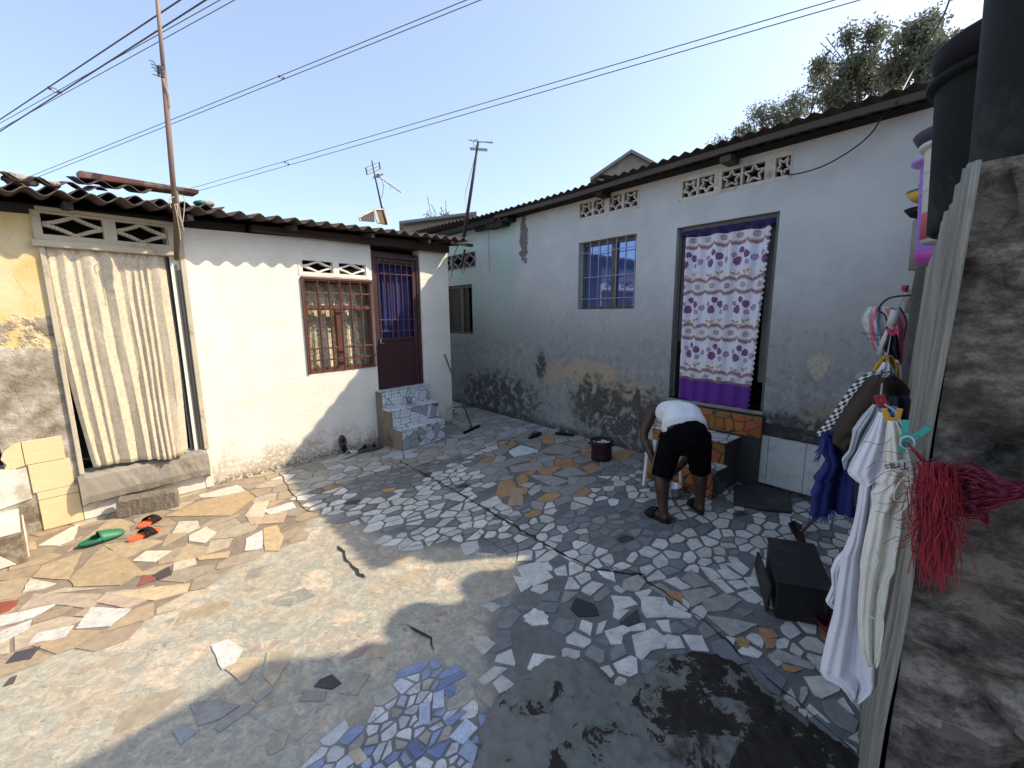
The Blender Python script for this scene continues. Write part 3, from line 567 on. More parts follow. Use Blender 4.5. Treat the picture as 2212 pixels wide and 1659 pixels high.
bm_.add(vs, fs); o = bm_.build('concrete_mound', MT['boulder'], smooth=True)
tag(o, 'low worn mound of grey concrete with black stains in the foreground paving', 'concrete mound')
# ------------------------------------------------------------------ houses
def rect(F, *p, v=0.):
    a = [F.uz(x, y, v) for x, y in p]; us = sorted(q[0] for q in a); zs = sorted(q[1] for q in a); h = len(a)//2
    return sum(us[:h])/h, sum(us[h:])/h, sum(zs[:h])/h, sum(zs[h:])/h
def wall(mb, F, u0, u1, z0, z1, v, th, holes, top=None, m=0, step=.25):
    us = {u0, u1}; zs = {z0, z1}
    for a, b, c, d in holes: us |= {a, b}; zs |= {c, d}
    us = sorted(u for u in us if u0 <= u <= u1); zs = sorted(z for z in zs if z0 <= z <= z1)
    def sub(L):
        o = [L[0]]
        for a, b in zip(L, L[1:]):
            k = max(1, int((b-a)/step)); o += [a+(b-a)*(i+1)/k for i in range(k)]
        return o
    us, zs = sub(us), sub(zs); zt = (lambda u, z: z if top is None or z < z1-1e-6 else top(u))
    inside = lambda u, z: any(a-1e-6 < u < b+1e-6 and c-1e-6 < z < d+1e-6 for a, b, c, d in holes)
    n = len(zs); fr = [F(u, v, zt(u, z)) for u in us for z in zs]; bk = [F(u, v-th, zt(u, z)) for u in us for z in zs]; N = len(fr)
    fs = []; G = [[not inside((us[i]+us[i+1])/2, (zs[j]+zs[j+1])/2) for j in range(n-1)] for i in range(len(us)-1)]
    g = lambda i, j: 0 <= i < len(G) and 0 <= j < n-1 and G[i][j]
    for i in range(len(us)-1):
        for j in range(n-1):
            if not g(i, j): continue
            a, b, c, d = i*n+j, (i+1)*n+j, (i+1)*n+j+1, i*n+j+1
            fs += [(a, b, c, d), (N+d, N+c, N+b, N+a)]
            if not g(i-1, j): fs.append((a, d, N+d, N+a))
            if not g(i+1, j): fs.append((c, b, N+b, N+c))
            if not g(i, j-1): fs.append((b, a, N+a, N+b))
            if not g(i, j+1): fs.append((d, c, N+c, N+d))
    mb.add(fr+bk, fs, m)
def corr(F, u0, u1, v0, z0, v1, z1, lam, amp, nper=10, rows=6, sharp=False, jit=.0, step=0, ph=0):
    """corrugated sheet: eave from (v0,z0(u)) up the slope to (v1,z1(u)); step: lap height every row"""
    nu = int((u1-u0)/lam*nper); G = []
    for r in range(rows+1):
        t_ = r/rows; row = []
        for i in range(nu+1):
            u = u0+(u1-u0)*i/nu; p = 2*math.pi*(u/lam)+ph
            w_ = (2/math.pi*math.asin(math.sin(p)*.98) if sharp else math.sin(p))*amp
            sheet = int((u-u0)/(lam*5)); e = math.sin(sheet*12.9)*jit
            za = z0(u) if callable(z0) else z0; zb = z1(u) if callable(z1) else z1
            row.append(F(u, lerp(v0+e*1.5, v1, t_), lerp(za, zb, t_)+w_+e*.5))
        G.append(row)
    return G
def diamond_block(mb, F, u0, u1, z0, z1, v, th, n=2, bw=.022, rim=.03, m=0):
    """pierced vent: n cells with a diamond of four curved arms"""
    cw = (u1-u0-rim)/n
    mb.box(F, u0, u1, v-th, v, z0, z0+rim*.9, m); mb.box(F, u0, u1, v-th, v, z1-rim*.4, z1, m)
    for k in range(n+1):
        w_ = rim*(1.6 if 0 < k < n else 1); c = u0+rim/2+cw*k; mb.box(F, c-w_/2, c+w_/2, v-th+.002, v+.002, z0+.001, z1-.001, m)
    for k in range(n):
        a, b = u0+rim/2+cw*k+rim*.6, u0+rim/2+cw*(k+1)-rim*.6; cu = (a+b)/2; c, d = z0+rim*.9, z1-rim*.4; cz = (c+d)/2; hw = (b-a)/2; hh = (d-c)/2
        for sx in (-1, 1):
            for sy in (-1, 1):                            # arm from mid-side bowing to the top or bottom middle
                P = []
                for e in range(9):
                    q = e/8; x = sx*hw*(1-q); y = sy*hh*(.05+.90*q**1.45); P.append(F(cu+x, v-th/2, cz+y))
                for e in range(8): mb.bar(P[e], P[e+1], bw, th*.8, m, up=F.n)
def star_block(mb, F, u0, u1, z0, z1, v, th, cells, m=0):
    """pierced vent: rectangular openings each with a five-pointed star outline"""
    rim = .035; mb.box(F, u0, u1, v-th, v, z0, z0+rim, m); mb.box(F, u0, u1, v-th, v, z1-rim*1.2, z1, m)
    W_ = u1-u0; prev = u0
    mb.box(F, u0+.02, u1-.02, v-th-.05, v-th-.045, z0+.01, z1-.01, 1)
    for a, b, flip in cells:
        A_, B_ = u0+a*W_, u0+b*W_; mb.box(F, prev, A_, v-th+.001, v+.001, z0+.001, z1-.001, m); prev = B_
        cu, cz = (A_+B_)/2, (z0+rim+z1-rim*1.2)/2; R1 = (z1-z0-rim*2.2)/2*1.04; RW = (B_-A_)/2*1.06
        pts_ = []
        for k in range(10):
            an = math.pi/2+math.pi*k/5 + (math.pi if flip else 0); r_ = 1 if k % 2 == 0 else .42; pts_.append((cu+RW*r_*math.cos(an), cz+R1*r_*math.sin(an)))
        for k in range(10):
            p, q = pts_[k], pts_[(k+1)%10]; lim = lambda s: (min(max(s[0], A_), B_), min(max(s[1], z0+rim), z1-rim)); p, q = lim(p), lim(q)
            mb.bar(F(p[0], v-th/2, p[1]), F(q[0], v-th/2, q[1]), .016, th*.8, m, up=F.n)
    mb.box(F, prev, u1, v-th+.001, v+.001, z0+.001, z1-.001, m)
p1_, p2_ = FA.uz(35, 417, .36), FA.uz(999, 521, .36); EZ1 = (p2_[1]-p1_[1])/(p2_[0]-p1_[0]); EZ0 = p1_[1]+.026-EZ1*p1_[0]; print('EAVE', EZ0, EZ1)
# ---- house A: long low cream house on the left
HA = thing('cream_house', 'low cream painted house on the left with a scalloped fibre cement roof', 'house', FA.P, FA)
TA = lambda u: 2.66 + .036*u                              # top of the wall
dA1 = (-.955, -.135, .43, 2.40)                            # curtained doorway
ventA = rect(FA, (395,598),(800,605),(400,598),(805,605)) # placeholder, replaced below
cA = lambda *p: full(1000, 800, 2.194, *p)
wA = rect(FA, *cA((400,655),(980,672),(1000,1415),(480,1475)))
vA1 = rect(FA, *cA((400,485),(970,525),(975,640),(400,625)))
dA2 = rect(FA, *cA((1000,420),(1425,430),(1480,1590),(1085,1640)))
wA = (wA[0], dA2[0]-.0, wA[2], wA[3]); vA1 = (wA[0]-.02, dA2[0]-.035, vA1[2], vA1[3])
dA2 = (dA2[0]+.0005, dA2[1], dA2[2], 2.66)
wl = MB(); holes = [(dA1[0], dA1[1], dA1[2], 2.66), wA, vA1, dA2, (-2.3, -1.40, .60, 1.32)]
wall(wl, FA, -3.2, 3.40, -.05, 2.66, 0, .16, holes, TA)
wl.build('wall', MT['wallA'], HA)
e_ = MB(); e_.box(FA, 3.24, 3.40, -6, -.163, -.05, 2.78); e_.build('end_wall', MT['wallA'], HA)
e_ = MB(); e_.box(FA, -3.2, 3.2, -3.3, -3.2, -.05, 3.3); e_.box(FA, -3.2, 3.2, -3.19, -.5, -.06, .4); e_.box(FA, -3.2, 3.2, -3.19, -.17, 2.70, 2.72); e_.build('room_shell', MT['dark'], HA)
ez = lambda u: EZ0 + EZ1*u
r_ = MB(); r_.grid(corr(FA, -3.4, 3.56, .36, ez, -1.1, lambda u: ez(u)+.13, .177, .026, 12, 8, jit=.006)); r_.grid(corr(FA, -3.4, 3.30, -.75, lambda u: ez(u)+.15, -3.6, lambda u: ez(u)+.40, .177, .028, 10, 6, jit=.01, ph=.6)); r_.grid(corr(FA, -3.4, .35, .10, lambda u: ez(u)+.075, -1.5, lambda u: ez(u)+.27, .177, .028, 12, 5, jit=.008, ph=1.1))
r_.build('roof', MT['roofA'], HA, smooth=True, solid=.009)
r_ = MB(); r_.hexa([FA(-3.2,-.20,2.4),FA(3.3,-.20,2.4),FA(3.3,-.22,2.4),FA(-3.2,-.22,2.4),FA(-3.2,-.20,ez(-3.2)+.03),FA(3.3,-.20,ez(3.3)+.03),FA(3.3,-.22,ez(3.3)+.03),FA(-3.2,-.22,ez(-3.2)+.03)]); r_.build('gap_shade_sheet', MT['dark'], HA)  # near-black sheet standing in for the shade between wall top and roof
r_ = MB(); r_.hexa([FA(-3.2,.02,ez(-3.2)-.10),FA(.55,.02,ez(.55)-.105),FA(.55,-.15,ez(.55)-.105),FA(-3.2,-.15,ez(-3.2)-.10),FA(-3.2,.02,ez(-3.2)-.035),FA(.55,.02,ez(.55)-.035),FA(.55,-.15,ez(.55)-.035),FA(-3.2,-.15,ez(-3.2)-.035)])
r_.build('wall_plate', MT['blackwood'], HA)
r_ = MB(); r_.hexa([FA(.6,.10,ez(.6)-.10),FA(3.36,.10,ez(3.3)-.17),FA(3.36,-.2,ez(3.3)-.17),FA(.6,-.2,ez(.6)-.10),FA(.6,.10,ez(.6)-.037),FA(3.36,.10,ez(3.3)-.037),FA(3.36,-.2,ez(3.3)-.037),FA(.6,-.2,ez(.6)-.037)])
r_.build('fascia_beam', MT['brownwood'], HA, bevel=.006)
r_ = MB()
for u in (-2.6,-1.7,-.8,.0,.95,1.9,2.8,3.34): r_.bar(FA(u,.31,ez(u)-.065), FA(u,-1.0,ez(u)+.05), .05, .05)
r_.bar(FA(3.20,.30,ez(3.2)-.05), FA(3.62,.33,ez(3.6)-.07), .05, .04)
r_.build('rafter', MT['blackwood'], HA)
# pierced vent over window
vb = MB(); diamond_block(vb, FA, vA1[0], vA1[1], vA1[2]-.01, vA1[3]+.01, .004, .07, 2, .020, .05); vb.build('vent_block', MT['whitetrim'], HA)
# window: pane, curtain inside, mullion, grille
wf = MB(); a, b, c, d = wA
wf.box(FA, a, a+.045, -.11, -.05, c, d); wf.box(FA, b-.045, b, -.11, -.05, c, d); wf.box(FA, a+.046, b-.046, -.11, -.05, c, c+.045); wf.box(FA, a+.046, b-.046, -.11, -.05, d-.045, d)
zm = c+(d-c)*.70; wf.box(FA, a+.046, b-.046, -.112, -.048, zm-.03, zm+.03); wf.box(FA, (a+b)/2-.045, (a+b)/2+.03, -.108, -.052, c+.046, zm-.031)
win = wf.build('window', MT['rust'], HA, bevel=.003)
gl = MB(); gl.box(FA, a+.04, b-.04, -.085, -.08, c+.04, d-.04)
G = []
for i in range(61):
    u = a+.03+(b-a-.06)*i/60; col_ = []
    for j in range(12):
        z = c+.02+(d-c-.04)*j/11; f_ = abs((u-a)/(b-a)-.5)*2; pinch = .0
        col_.append(FA(u, -.22+.022*math.sin(i*.62+j*.12)+.008*math.sin(i*1.7), z))
    G.append(col_)
cu_ = MB(); cu_.grid(G)
t = NT('gold_print_voile'); e2 = t.noise(13, 8, .7, dist=2.2); MT['voile'] = t.out(t.mix(t.mr(e2, .42, .58), (.30,.24,.12), (.66,.60,.46)), .8)
w_ = cu_.build('net_curtain', MT['voile'], win, smooth=True)
gr = MB(); gz = [c+.03, c+.14, c+.30, zm+.0, c+(d-c)*.86, d-.03]
for k in range(7): u = lerp(a+.04, b-.05, k/6) if k else a+.02; gr.bar(FA(u,.012,c+.005), FA(u,.012,d-.005), .018, .018)
for z in (c+.012, c+.155, c+.30, zm, c+(d-c)*.855, d-.014): gr.bar(FA(a+.005,.006,z), FA(b-.02,.006,z), .014, .020)
gr.box(FA, a-.01, a+.012, -.02, .022, c-.005, d+.01); gr.box(FA, a+.0, b-.01, -.0, .026, d-.005, d+.022)
gr.build('window_grille', MT['rust'], HA, bevel=.002)
# iron door with barred top and solid bottom
a, b, c, d = dA2; d = FA.uz(*cA((1000,445))[0])[1]; dr = MB(); zs_ = c+(d-c)*.40; V0 = -.045
dr.box(FA, a, a+.05, V0-.05, V0+.02, c, 2.66); dr.box(FA, b-.05, b, V0-.05, V0+.02, c, 2.66); dr.box(FA, a+.051, b-.051, V0-.05, V0+.018, d-.02, d+.03); dr.box(FA, a+.051, b-.051, V0-.048, V0-.03, d+.031, 2.66)
door = dr.build('door', MT['maroon'], HA, bevel=.004)
dl = MB(); dl.box(FA, a+.055, b-.055, V0-.03, V0-.012, c+.02, zs_); 
for u in (a+.055, b-.115): dl.box(FA, u, u+.06, V0-.028, V0+.006, c+.02, d-.025)
for z in (c+.021, zs_-.03, d-.075): dl.box(FA, a+.116, b-.116, V0-.029, V0+.004, z, z+.05)
dl.build('door_leaf', MT['maroon'], door, bevel=.003)
db = MB(); u0_, u1_ = a+.115, b-.12
for k in range(7): 
    u = lerp(u0_, u1_, k/6); zb = zs_+.02 if k not in (1,) else zs_+(d-zs_)*.36; db.bar(FA(u, V0+.012, zb), FA(u, V0+.012, d-.03), .014, .014)
for f_ in (.10, .24, .80, .92): db.bar(FA(a+.08, V0+.006, lerp(zs_, d, f_)), FA(b-.09, V0+.006, lerp(zs_, d, f_)), .012, .014)
db.build('door_bars', MT['rust'], door, bevel=.002)
dg = MB(); G = []
for i in range(70):
    u = lerp(a+.06, b-.06, i/69); G.append([FA(u, V0-.075+.012*math.sin(i*.8)+.006*math.sin(i*2.1), lerp(zs_-.01, d-.03, j/4)) for j in range(5)])
dg.grid(G); dg.build('door_curtain', simple('deep_blue_cloth', (.006,.016,.13), .7, .5, 14, .3, stretch=(3,1,.6)), door, smooth=True)
hd = MB(); hd.box(FA, a+.075, a+.10, V0+.01, V0+.035, zs_-.055, zs_+.01); hd.bar(FA(a+.078,V0+.05,zs_-.05), FA(a+.13,V0+.05,zs_-.05), .012, .012); hd.box(FA, a+.08, a+.092, V0+.03, V0+.055, zs_-.057, zs_-.043)
hd.build('door_handle', MT['steel'], door)
# curtained doorway: vent block above, jambs, threshold
a, b = dA1[0], dA1[1]
tr = MB(); diamond_block(tr, FA, a-.05, b+.06, 2.425, 2.66, .035, .07, 2, .030, .055); tr.box(FA, a-.07, b+.08, -.06, .055, 2.375, 2.428); tr.box(FA, a-.02, b+.12, -.03, .045, 2.662, 2.69)
tr.build('vent_block', MT['creamtrim'], HA, bevel=.004)
jb = MB(); jb.box(FA, a-.035, a-.001, -.06, .03, .43, 2.374); jb.box(FA, b+.075, b+.12, -.05, .035, .43, 2.60); j1 = jb.build('door_jamb', MT['creamtrim'], HA, bevel=.004)
jb = MB(); jb.box(FA, b+.0, b+.025, -.12, -.01, .43, 2.374); jb.box(FA, b+.030, b+.05, -.12, .005, .43, 2.30); jb.box(FA, b+.054, b+.072, -.12, .018, .43, 2.25); jb.build('door_track', MT['framealu'], HA)
th = MB(); P = [(-1.0, 0, .17), (-.06, 0, .19)]
G = []
for i in range(24):
    u = lerp(-1.005, -.045, i/23); prof = [(.0,.435),(.05,.43),(.085,.40),(.095,.33),(.10,.24),(.085,.175),(.05,.155),(0,.155)]
    G.append([FA(u+.01*mn.noise((i*.7,k,1)), v_+.012*mn.noise((i*.5,k,2)), z_+.012*mn.noise((i*.6,k,3))-(.015 if i in (0,23) else 0)) for k, (v_, z_) in enumerate(prof)])
th.grid(G); th.add(G[0], [tuple(range(8))]); th.add(G[-1], [tuple(range(8))[::-1]]); th.build('threshold', MT['greycement'], HA, smooth=False)
# glazed tiles set on the wall foot
ti, tw = 0, 1
def tile(kd, u0, u1, z0, z1, v=.012, notch=None):
    mb = MB(); poly = [(u0,z0),(u1,z0),(u1,z1),(u0,z1)] if notch is None else notch
    mb.prism([FA(u, v, z) for u, z in poly], -FA.n*.016); mb.build(('travertine_tile', 'white_tile')[kd], MT[('travertine', 'whitetile')[kd]], HA, bevel=.002)
g_ = .004
tile(ti, -1.285, -1.055, .60, .80); tile(ti, 0, 0, 0, 0, notch=[(-1.36,.58),(-1.29,.60),(-1.29,.80),(-1.33,.79),(-1.39,.74),(-1.41,.68),(-1.385,.63),(-1.40,.60)])
tile(ti, -1.275, -1.03, .35, .595); tile(ti, -1.255, -1.01, .01, .345-.07); tile(ti, -1.255, -1.01, .28, .346)
tile(tw, 0, 0, 0, 0, notch=[(-1.62,.30),(-1.50,.27),(-1.285,.31),(-1.285,.575),(-1.34,.575),(-1.36,.595),(-1.62,.60)]); tile(tw, -1.005, -.52, .01, .165); tile(tw, -.515, -.085, .01, .18); tile(tw, 0, 0, 0, 0, notch=[(-.08,.01),(-.01,.01),(-.02,.20),(-.08,.20)])
def vnoise_(a, b, c): return mn.noise((a, b, c))
# ---- curtain hanging in the doorway
rows = [(520,78,352),(600,92,357),(700,106,366),(800,122,376),(900,145,393),(950,160,400),(985,176,404)]
rw_ = random.Random(4); wd_ = [rw_.choice((.5,.8,1,1.3,1.8)) for _ in range(10)]; FW_ = [0]+list(np.cumsum(wd_)/sum(wd_)); FH_ = [.018+.030*w__/1.7 for w__ in wd_]
G = []
for j in range(46):
    t_ = j/45; zt_, zb_ = 2.40, .47; z = lerp(zt_, zb_, t_)
    uL = lerp(-.975, -.895, t_**2.2); uR = lerp(-.17, -.185+.02*math.sin(t_*4), t_); row = []
    for i in range(210):
        s_ = i/209; q_ = min(.9999, max(0, s_+.035*t_*math.sin(s_*8+1)*(1-abs(2*s_-1)) + .012*vnoise_(s_*3, t_*2.2, 3)))
        k_ = max(0, int(np.searchsorted(FW_, q_, side='right'))-1); lo_, hi_ = FW_[k_], FW_[k_+1]; r_2 = (q_-lo_)/(hi_-lo_)
        bul = math.sin(math.pi*r_2)**.75*FH_[k_]*(.75+.7*t_)*(.8+.5*vnoise_(k_*1.7, t_*1.8, 5))
        hem = .03*math.sin(s_*9+1)*max(0, t_-.9)*8*.3
        bulge = .09*math.exp(-((s_-.74)/.16)**2)*max(0, t_-.72)/.28
        row.append(FA(lerp(uL, uR, s_)+.05*t_*(s_-.5)*(1-s_)*s_*2+.010*math.sin(math.pi*2*r_2)*(1+t_), -.012+bul+.008*vnoise_(s_*12, t_*7, 8)+.045*t_*t_+bulge, z+hem-.045*t_*math.exp(-((s_-.78)/.2)**2)*max(0,t_-.8)*5))
    G.append(row)
cu_ = MB(); cu_.grid(G); o = cu_.build('curtain', m_curtainA(), F=FA, smooth=True, solid=.003); tag(o, 'cream satin curtain hanging in folds in the left doorway', 'curtain')
# ---- house B: pale blue-grey house on the right
HB = thing('grey_blue_house', 'long pale blue grey house on the right with mould stained wall and iron roof', 'house', FB.P, FB)
cB5 = lambda *p: full(1600, 700, 2.194, *p); cB6 = lambda *p: full(2200, 500, 2.194, *p)
wB = rect(FB, *cB5((1480,563),(1985,484),(1975,1130),(1490,1137)))
wB2 = rect(FB, *cB5((375,930),(560,925),(582,1355),(388,1345))); wB2 = (wB2[0]-.25, wB2[1], wB2[2], wB2[3])
vB1 = rect(FB, *cB5((1470,205),(2015,75),(2012,268),(1470,372)))
vB2 = rect(FB, *cB6((1040,440),(2030,205),(2010,450),(1038,640)))
vB3 = rect(FB, *cB5((365,672),(597,637),(605,775),(365,805))); vB3 = (vB3[0]-.3, vB3[1], vB3[2], vB3[3])
dB = (.455, 1.50, .79, 2.735)
wl = MB(); wall(wl, FB, -7.5, 2.66, -.05, 3.30, 0, .17, [wB, wB2, vB1, vB2, vB3, dB]); wl.build('wall', MT['wallB'], HB)
e_ = MB(); e_.box(FB, -7.5, -2.2, -.40, -.38, .76, 3.27); e_.box(FB, 2.56, 2.64, -2.9, -.18, -.05, 3.2); e_.box(FB, -7.5, 2.55, -3.0, -2.9, -.05, 3.2); e_.box(FB, -7.5, 2.55, -2.89, -.175, -.06, .75); e_.box(FB, -7.5, 2.55, -2.89, -.175, 3.28, 3.30)  # first box: dark board added close behind the back window to keep it black
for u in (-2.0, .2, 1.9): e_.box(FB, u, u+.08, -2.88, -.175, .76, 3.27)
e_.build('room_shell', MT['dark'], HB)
rz = lambda u: 3.385 + (.012*math.sin(u*1.3)) + (.0 if u > -3 else -.05*(u+3))
r_ = MB(); r_.grid(corr(FB, -6.6, -2.0, .30, rz, -3.2, lambda u: rz(u)-.30, .125, .016, 8, 4, True)); r_.grid(corr(FB, -2.02, 2.52, .27, lambda u: rz(u)+.012, -3.2, lambda u: rz(u)-.30, .125, .018, 8, 4, True, .006))
r_.build('roof', MT['roofB'], HB, solid=.003)
r_ = MB()
for k in range(16):
    u0_, u1_ = lerp(-2.6, 2.50, k/16), lerp(-2.6, 2.50, (k+1)/16); s0 = .012*math.sin(u0_*1.3); s1 = .012*math.sin(u1_*1.3)
    r_.hexa([FB(u0_,.235,3.308+s0),FB(u1_,.235,3.308+s1),FB(u1_,.205,3.308+s1),FB(u0_,.205,3.308+s0),FB(u0_,.235,3.360+s0),FB(u1_,.235,3.360+s1),FB(u1_,.205,3.360+s1),FB(u0_,.205,3.360+s0)])
r_.build('fascia', MT['greywood'], HB)
r_ = MB(); r_.box(FB, -6.4, -2.62, .18, .215, 3.27, 3.35); r_.box(FB, -6.4, 2.6, -.16, .0, 3.302, 3.36); r_.build('wall_plate', MT['blackwood'], HB)
for x0, x1, y in ((1610,1790,0),(0,0,0)):
    pass
for (x, y) in ((1300,398),(1575,332),(1098,452)):
    u, z = FB.uz(x, y, .12); bmx = MB(); bmx.box(FB, u-.055, u+.055, .0, .20 if x > 1500 else .19, 3.245, 3.305); bmx.build('rafter_end', MT['greywood' if x > 1500 else 'blackwood'], HB, bevel=.005)
bmx = MB(); u, z = FB.uz(1098, 452, .1); bmx.box(FB, u-.5, u-.06, .02, .19, 3.20, 3.285); bmx.box(FB, u-.9, u-.6, .05, .12, 3.22, 3.28); bmx.build('soffit_board', MT['blackwood'], HB)
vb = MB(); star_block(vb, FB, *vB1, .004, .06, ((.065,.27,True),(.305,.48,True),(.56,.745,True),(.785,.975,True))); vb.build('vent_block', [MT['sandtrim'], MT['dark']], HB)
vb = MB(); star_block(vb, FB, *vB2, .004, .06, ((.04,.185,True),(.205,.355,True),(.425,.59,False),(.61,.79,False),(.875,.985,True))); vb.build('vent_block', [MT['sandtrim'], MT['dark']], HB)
vb = MB(); diamond_block(vb, FB, *vB3, .004, .06, 3, .018, .035); vb.build('vent_block', MT['greycement'], HB)
def windowB(r, deep, nb, rows_, mat_bar, glass=True, frame=True):
    a, b, c, d = r; f = MB()
    f.box(FB, a, a+.04, -deep-.05, -deep, c, d); f.box(FB, b-.04, b, -deep-.05, -deep, c, d); f.box(FB, a+.041, b-.041, -deep-.05, -deep, c, c+.04); f.box(FB, a+.041, b-.041, -deep-.05, -deep, d-.055, d); mu = lerp(a, b, .57)
    f.box(FB, mu-.045, mu+.045, -deep-.048, -deep+.004, c+.041, d-.056)
    w_ = f.build('window', MT['framealu'], HB, bevel=.003)
    if glass:
        g = MB(); g.box(FB, a+.03, mu-.03, -deep-.03, -deep-.026, c+.03, d-.05); g.box(FB, mu+.03, b-.03, -deep-.03, -deep-.026, c+.03, d-.05); g.build('pane', MT['bglass'], w_)
        bl = MB()
        bl.box(FB, a+.04, a+.16, -deep-.12, -deep-.10, c+.02, d-.02); bl.build('sliding_sash', MT['dark'], w_)
    g = MB()
    for k in range(nb): u = lerp(a+.05, b-.03, k/(nb-1)); g.tube([FB(u, -.02, c-.0), FB(u+.004, -.02, d)], .0055, 6)
    for q in rows_: g.tube([FB(a+.005, -.012, lerp(c, d, q)), FB(b-.0, -.012, lerp(c, d, q))], .0055, 6)
    g.build('window_grille', mat_bar, HB, smooth=True)
t = NT('blue_reflecting_glass'); x, y, z = t.xyz()
MT['bglass'] = t.out((.035,.075,.27), .04, spec=1.0); t.b.inputs['Coat Weight'].default_value = .6; t.b.inputs['Metallic'].default_value = .55; t.set(t.b.inputs['Base Color'], (.13,.20,.50))
windowB(wB, .10, 7, (.155,.475,.835), MT['barwhite'])
windowB(wB2, .07, 5, (.12,.45,.8), MT['greywood'], glass=False)
bx = MB(); a, b, c, d = wB2; bx.box(FB, a+.05, b-.25, -.11, -.10, c+.02, d-.02); bx.build('shutter', MT['greywood'], HB)
# doorway B
a, b, c, d = dB; f = MB()
f.box(FB, a, a+.035, -.16, -.06, c, d); f.box(FB, b-.04, b, -.17, -.035, c, d); f.box(FB, a+.036, b-.041, -.16, -.05, d-.05, d); f.build('door_frame', MT['framealu'], HB, bevel=.004)
f = MB(); f.box(FB, b-.115, b-.06, -.14, -.10, c+.28, d-.06); f.build('door_leaf', simple('grey_green_door', (.16,.16,.14), .6, .2), HB)
f = MB(); f.box(FB, a-.01, b+.02, -.16, .05, c-.03, c); f.build('door_sill', MT['greycement'], HB, bevel=.004)
# plinth: marble dado with a sooty ledge above it
f = MB(); du = 1.355
for k in range(4):
    u0_ = du + (.0 if k == 0 else .24+.325*(k-1)); u1_ = du + .24+.325*k
    f.box(FB, u0_+.002, u1_-.002, .0, .052, .06, .565)
f.build('marble_dado', MT['marble'], HB, bevel=.002)
f = MB(); G = []
for i in range(40):
    u = lerp(1.36, 2.64, i/39); G.append([FB(u, v_, z_+.008*mn.noise((i*.6, v_*9, 1))) for v_, z_ in ((.0,.68),(.02,.64),(.035,.60),(.058,.585),(.060,.565),(0,.562))])
f.grid(G); f.build('plinth_ledge', simple('sooty_ledge', (.035,.033,.03), .95, .5, 14, .6, dirt=(.09,.085,.075)), HB, smooth=True)
# lamp under the eave
LB = thing('bulb_lamp', 'white bulb lamp holder hanging under the eave of the grey blue house', 'lamp', FB(*[FB.uz(1077,480,.1)[0], .1, FB.uz(1077,480,.1)[1]]), FB)
u, z = FB.uz(1077, 475, .1); f = MB(); f.tube([FB(u,.1,3.29), FB(u,.1,z+.10), FB(u,.1,z+.09), FB(u,.1,z+.035)], [.012,.014,.022,.022], 12); f.build('socket', MT['pvc'], LB, smooth=True)
f = MB(); f.tube([FB(u,.1,z+.034), FB(u,.1,z+.02), FB(u,.1,z-.005), FB(u,.1,z-.03), FB(u,.1,z-.04)], [.018,.034,.044,.03,.008], 14); f.build('bulb', MT['lampglass'], LB, smooth=True)
def cable(name, pts_, r, mat, label, cat='cable', n=6, group=None):
    f = MB(); f.tube(catm(pts_, n), r, 6); o = f.build(name, mat, smooth=True); return tag(o, label, cat, group)
cable('cable', [FB(*(lambda q: (q[0], .12, q[1]))(FB.uz(x, y, .12))) for x, y in ((1915,235),(1880,290),(1830,330),(1770,362),(1712,377),(1690,374))], .006, MT['wire'], 'black cable sagging from the roof edge to the star vent above the door')
cable('cable', [FB(*(lambda q: (q[0], .03, q[1]))(FB.uz(x, y, .03))) for x, y in ((1090,470),(1060,472),(1055,520),(1058,590))], .003, MT['wire'], 'thin cable hanging down the teal stained wall beside the bulb')
# ---- steps up to door A
SA = thing('tiled_steps', 'three steps of broken pale blue tile below the maroon iron door', 'steps', FA(2.45, .3, 0), FA)
f = MB(); f.box(FA, 1.99, 2.82, .0, .14, 0, .74); f.box(FA, 1.985, 2.80, .141, .36, 0, .50); f.box(FA, 1.98, 2.72, .361, .58, 0, .27)
f.build('core', simple('crumbling_step_side', (.24,.19,.14), .95, .4, 9, .8, dirt=(.10,.08,.06), bd=.01), SA, bevel=.006)
f = MB(); f.box(FA, 2.0, 2.825, .141, .150, .50, .735); f.box(FA, 1.998, 2.805, .361, .370, .27, .495); f.box(FA, 1.995, 2.725, .581, .592, .01, .27)
for a_, b_, v0_, v1_, z in ((1.99,2.83,.0,.155,.741),(1.985,2.81,.152,.375,.501),(1.98,2.73,.372,.60,.272)): f.box(FA, a_, b_, v0_, v1_, z, z+.016)
f.build('tile_facing', MT['steptile'], SA, bevel=.003)
# ---- steps up to door B
SB = thing('orange_steps', 'flight of steps in broken orange tile with white treads below the purple curtain', 'steps', FB(1.0, .35, 0), FB)
f = MB(); f.box(FB, .40, 1.53, .0, .085, 0, .745); f.box(FB, .47, 1.335, .086, .415, 0, .50); f.box(FB, .60, 1.36, .416, .70, 0, .265)
f.build('core', simple('sooty_step_side', (.055,.053,.05), .95, .5, 7, .8, dirt=(.14,.135,.125), bd=.01), SB, bevel=.008)
f = MB(); f.box(FB, .40, 1.535, .086, .10, .53, .742); f.box(FB, .472, 1.33, .416, .43, .268, .497); f.box(FB, .602, 1.362, .701, .715, .01, .262)
f.build('orange_facing', MT['orange'], SB, bevel=.003)
f = MB(); f.box(FB, .465, 1.345, .101, .438, .501, .517); f.box(FB, .595, 1.37, .431, .722, .267, .283); f.build('white_tread', MT['tread'], SB, bevel=.003)
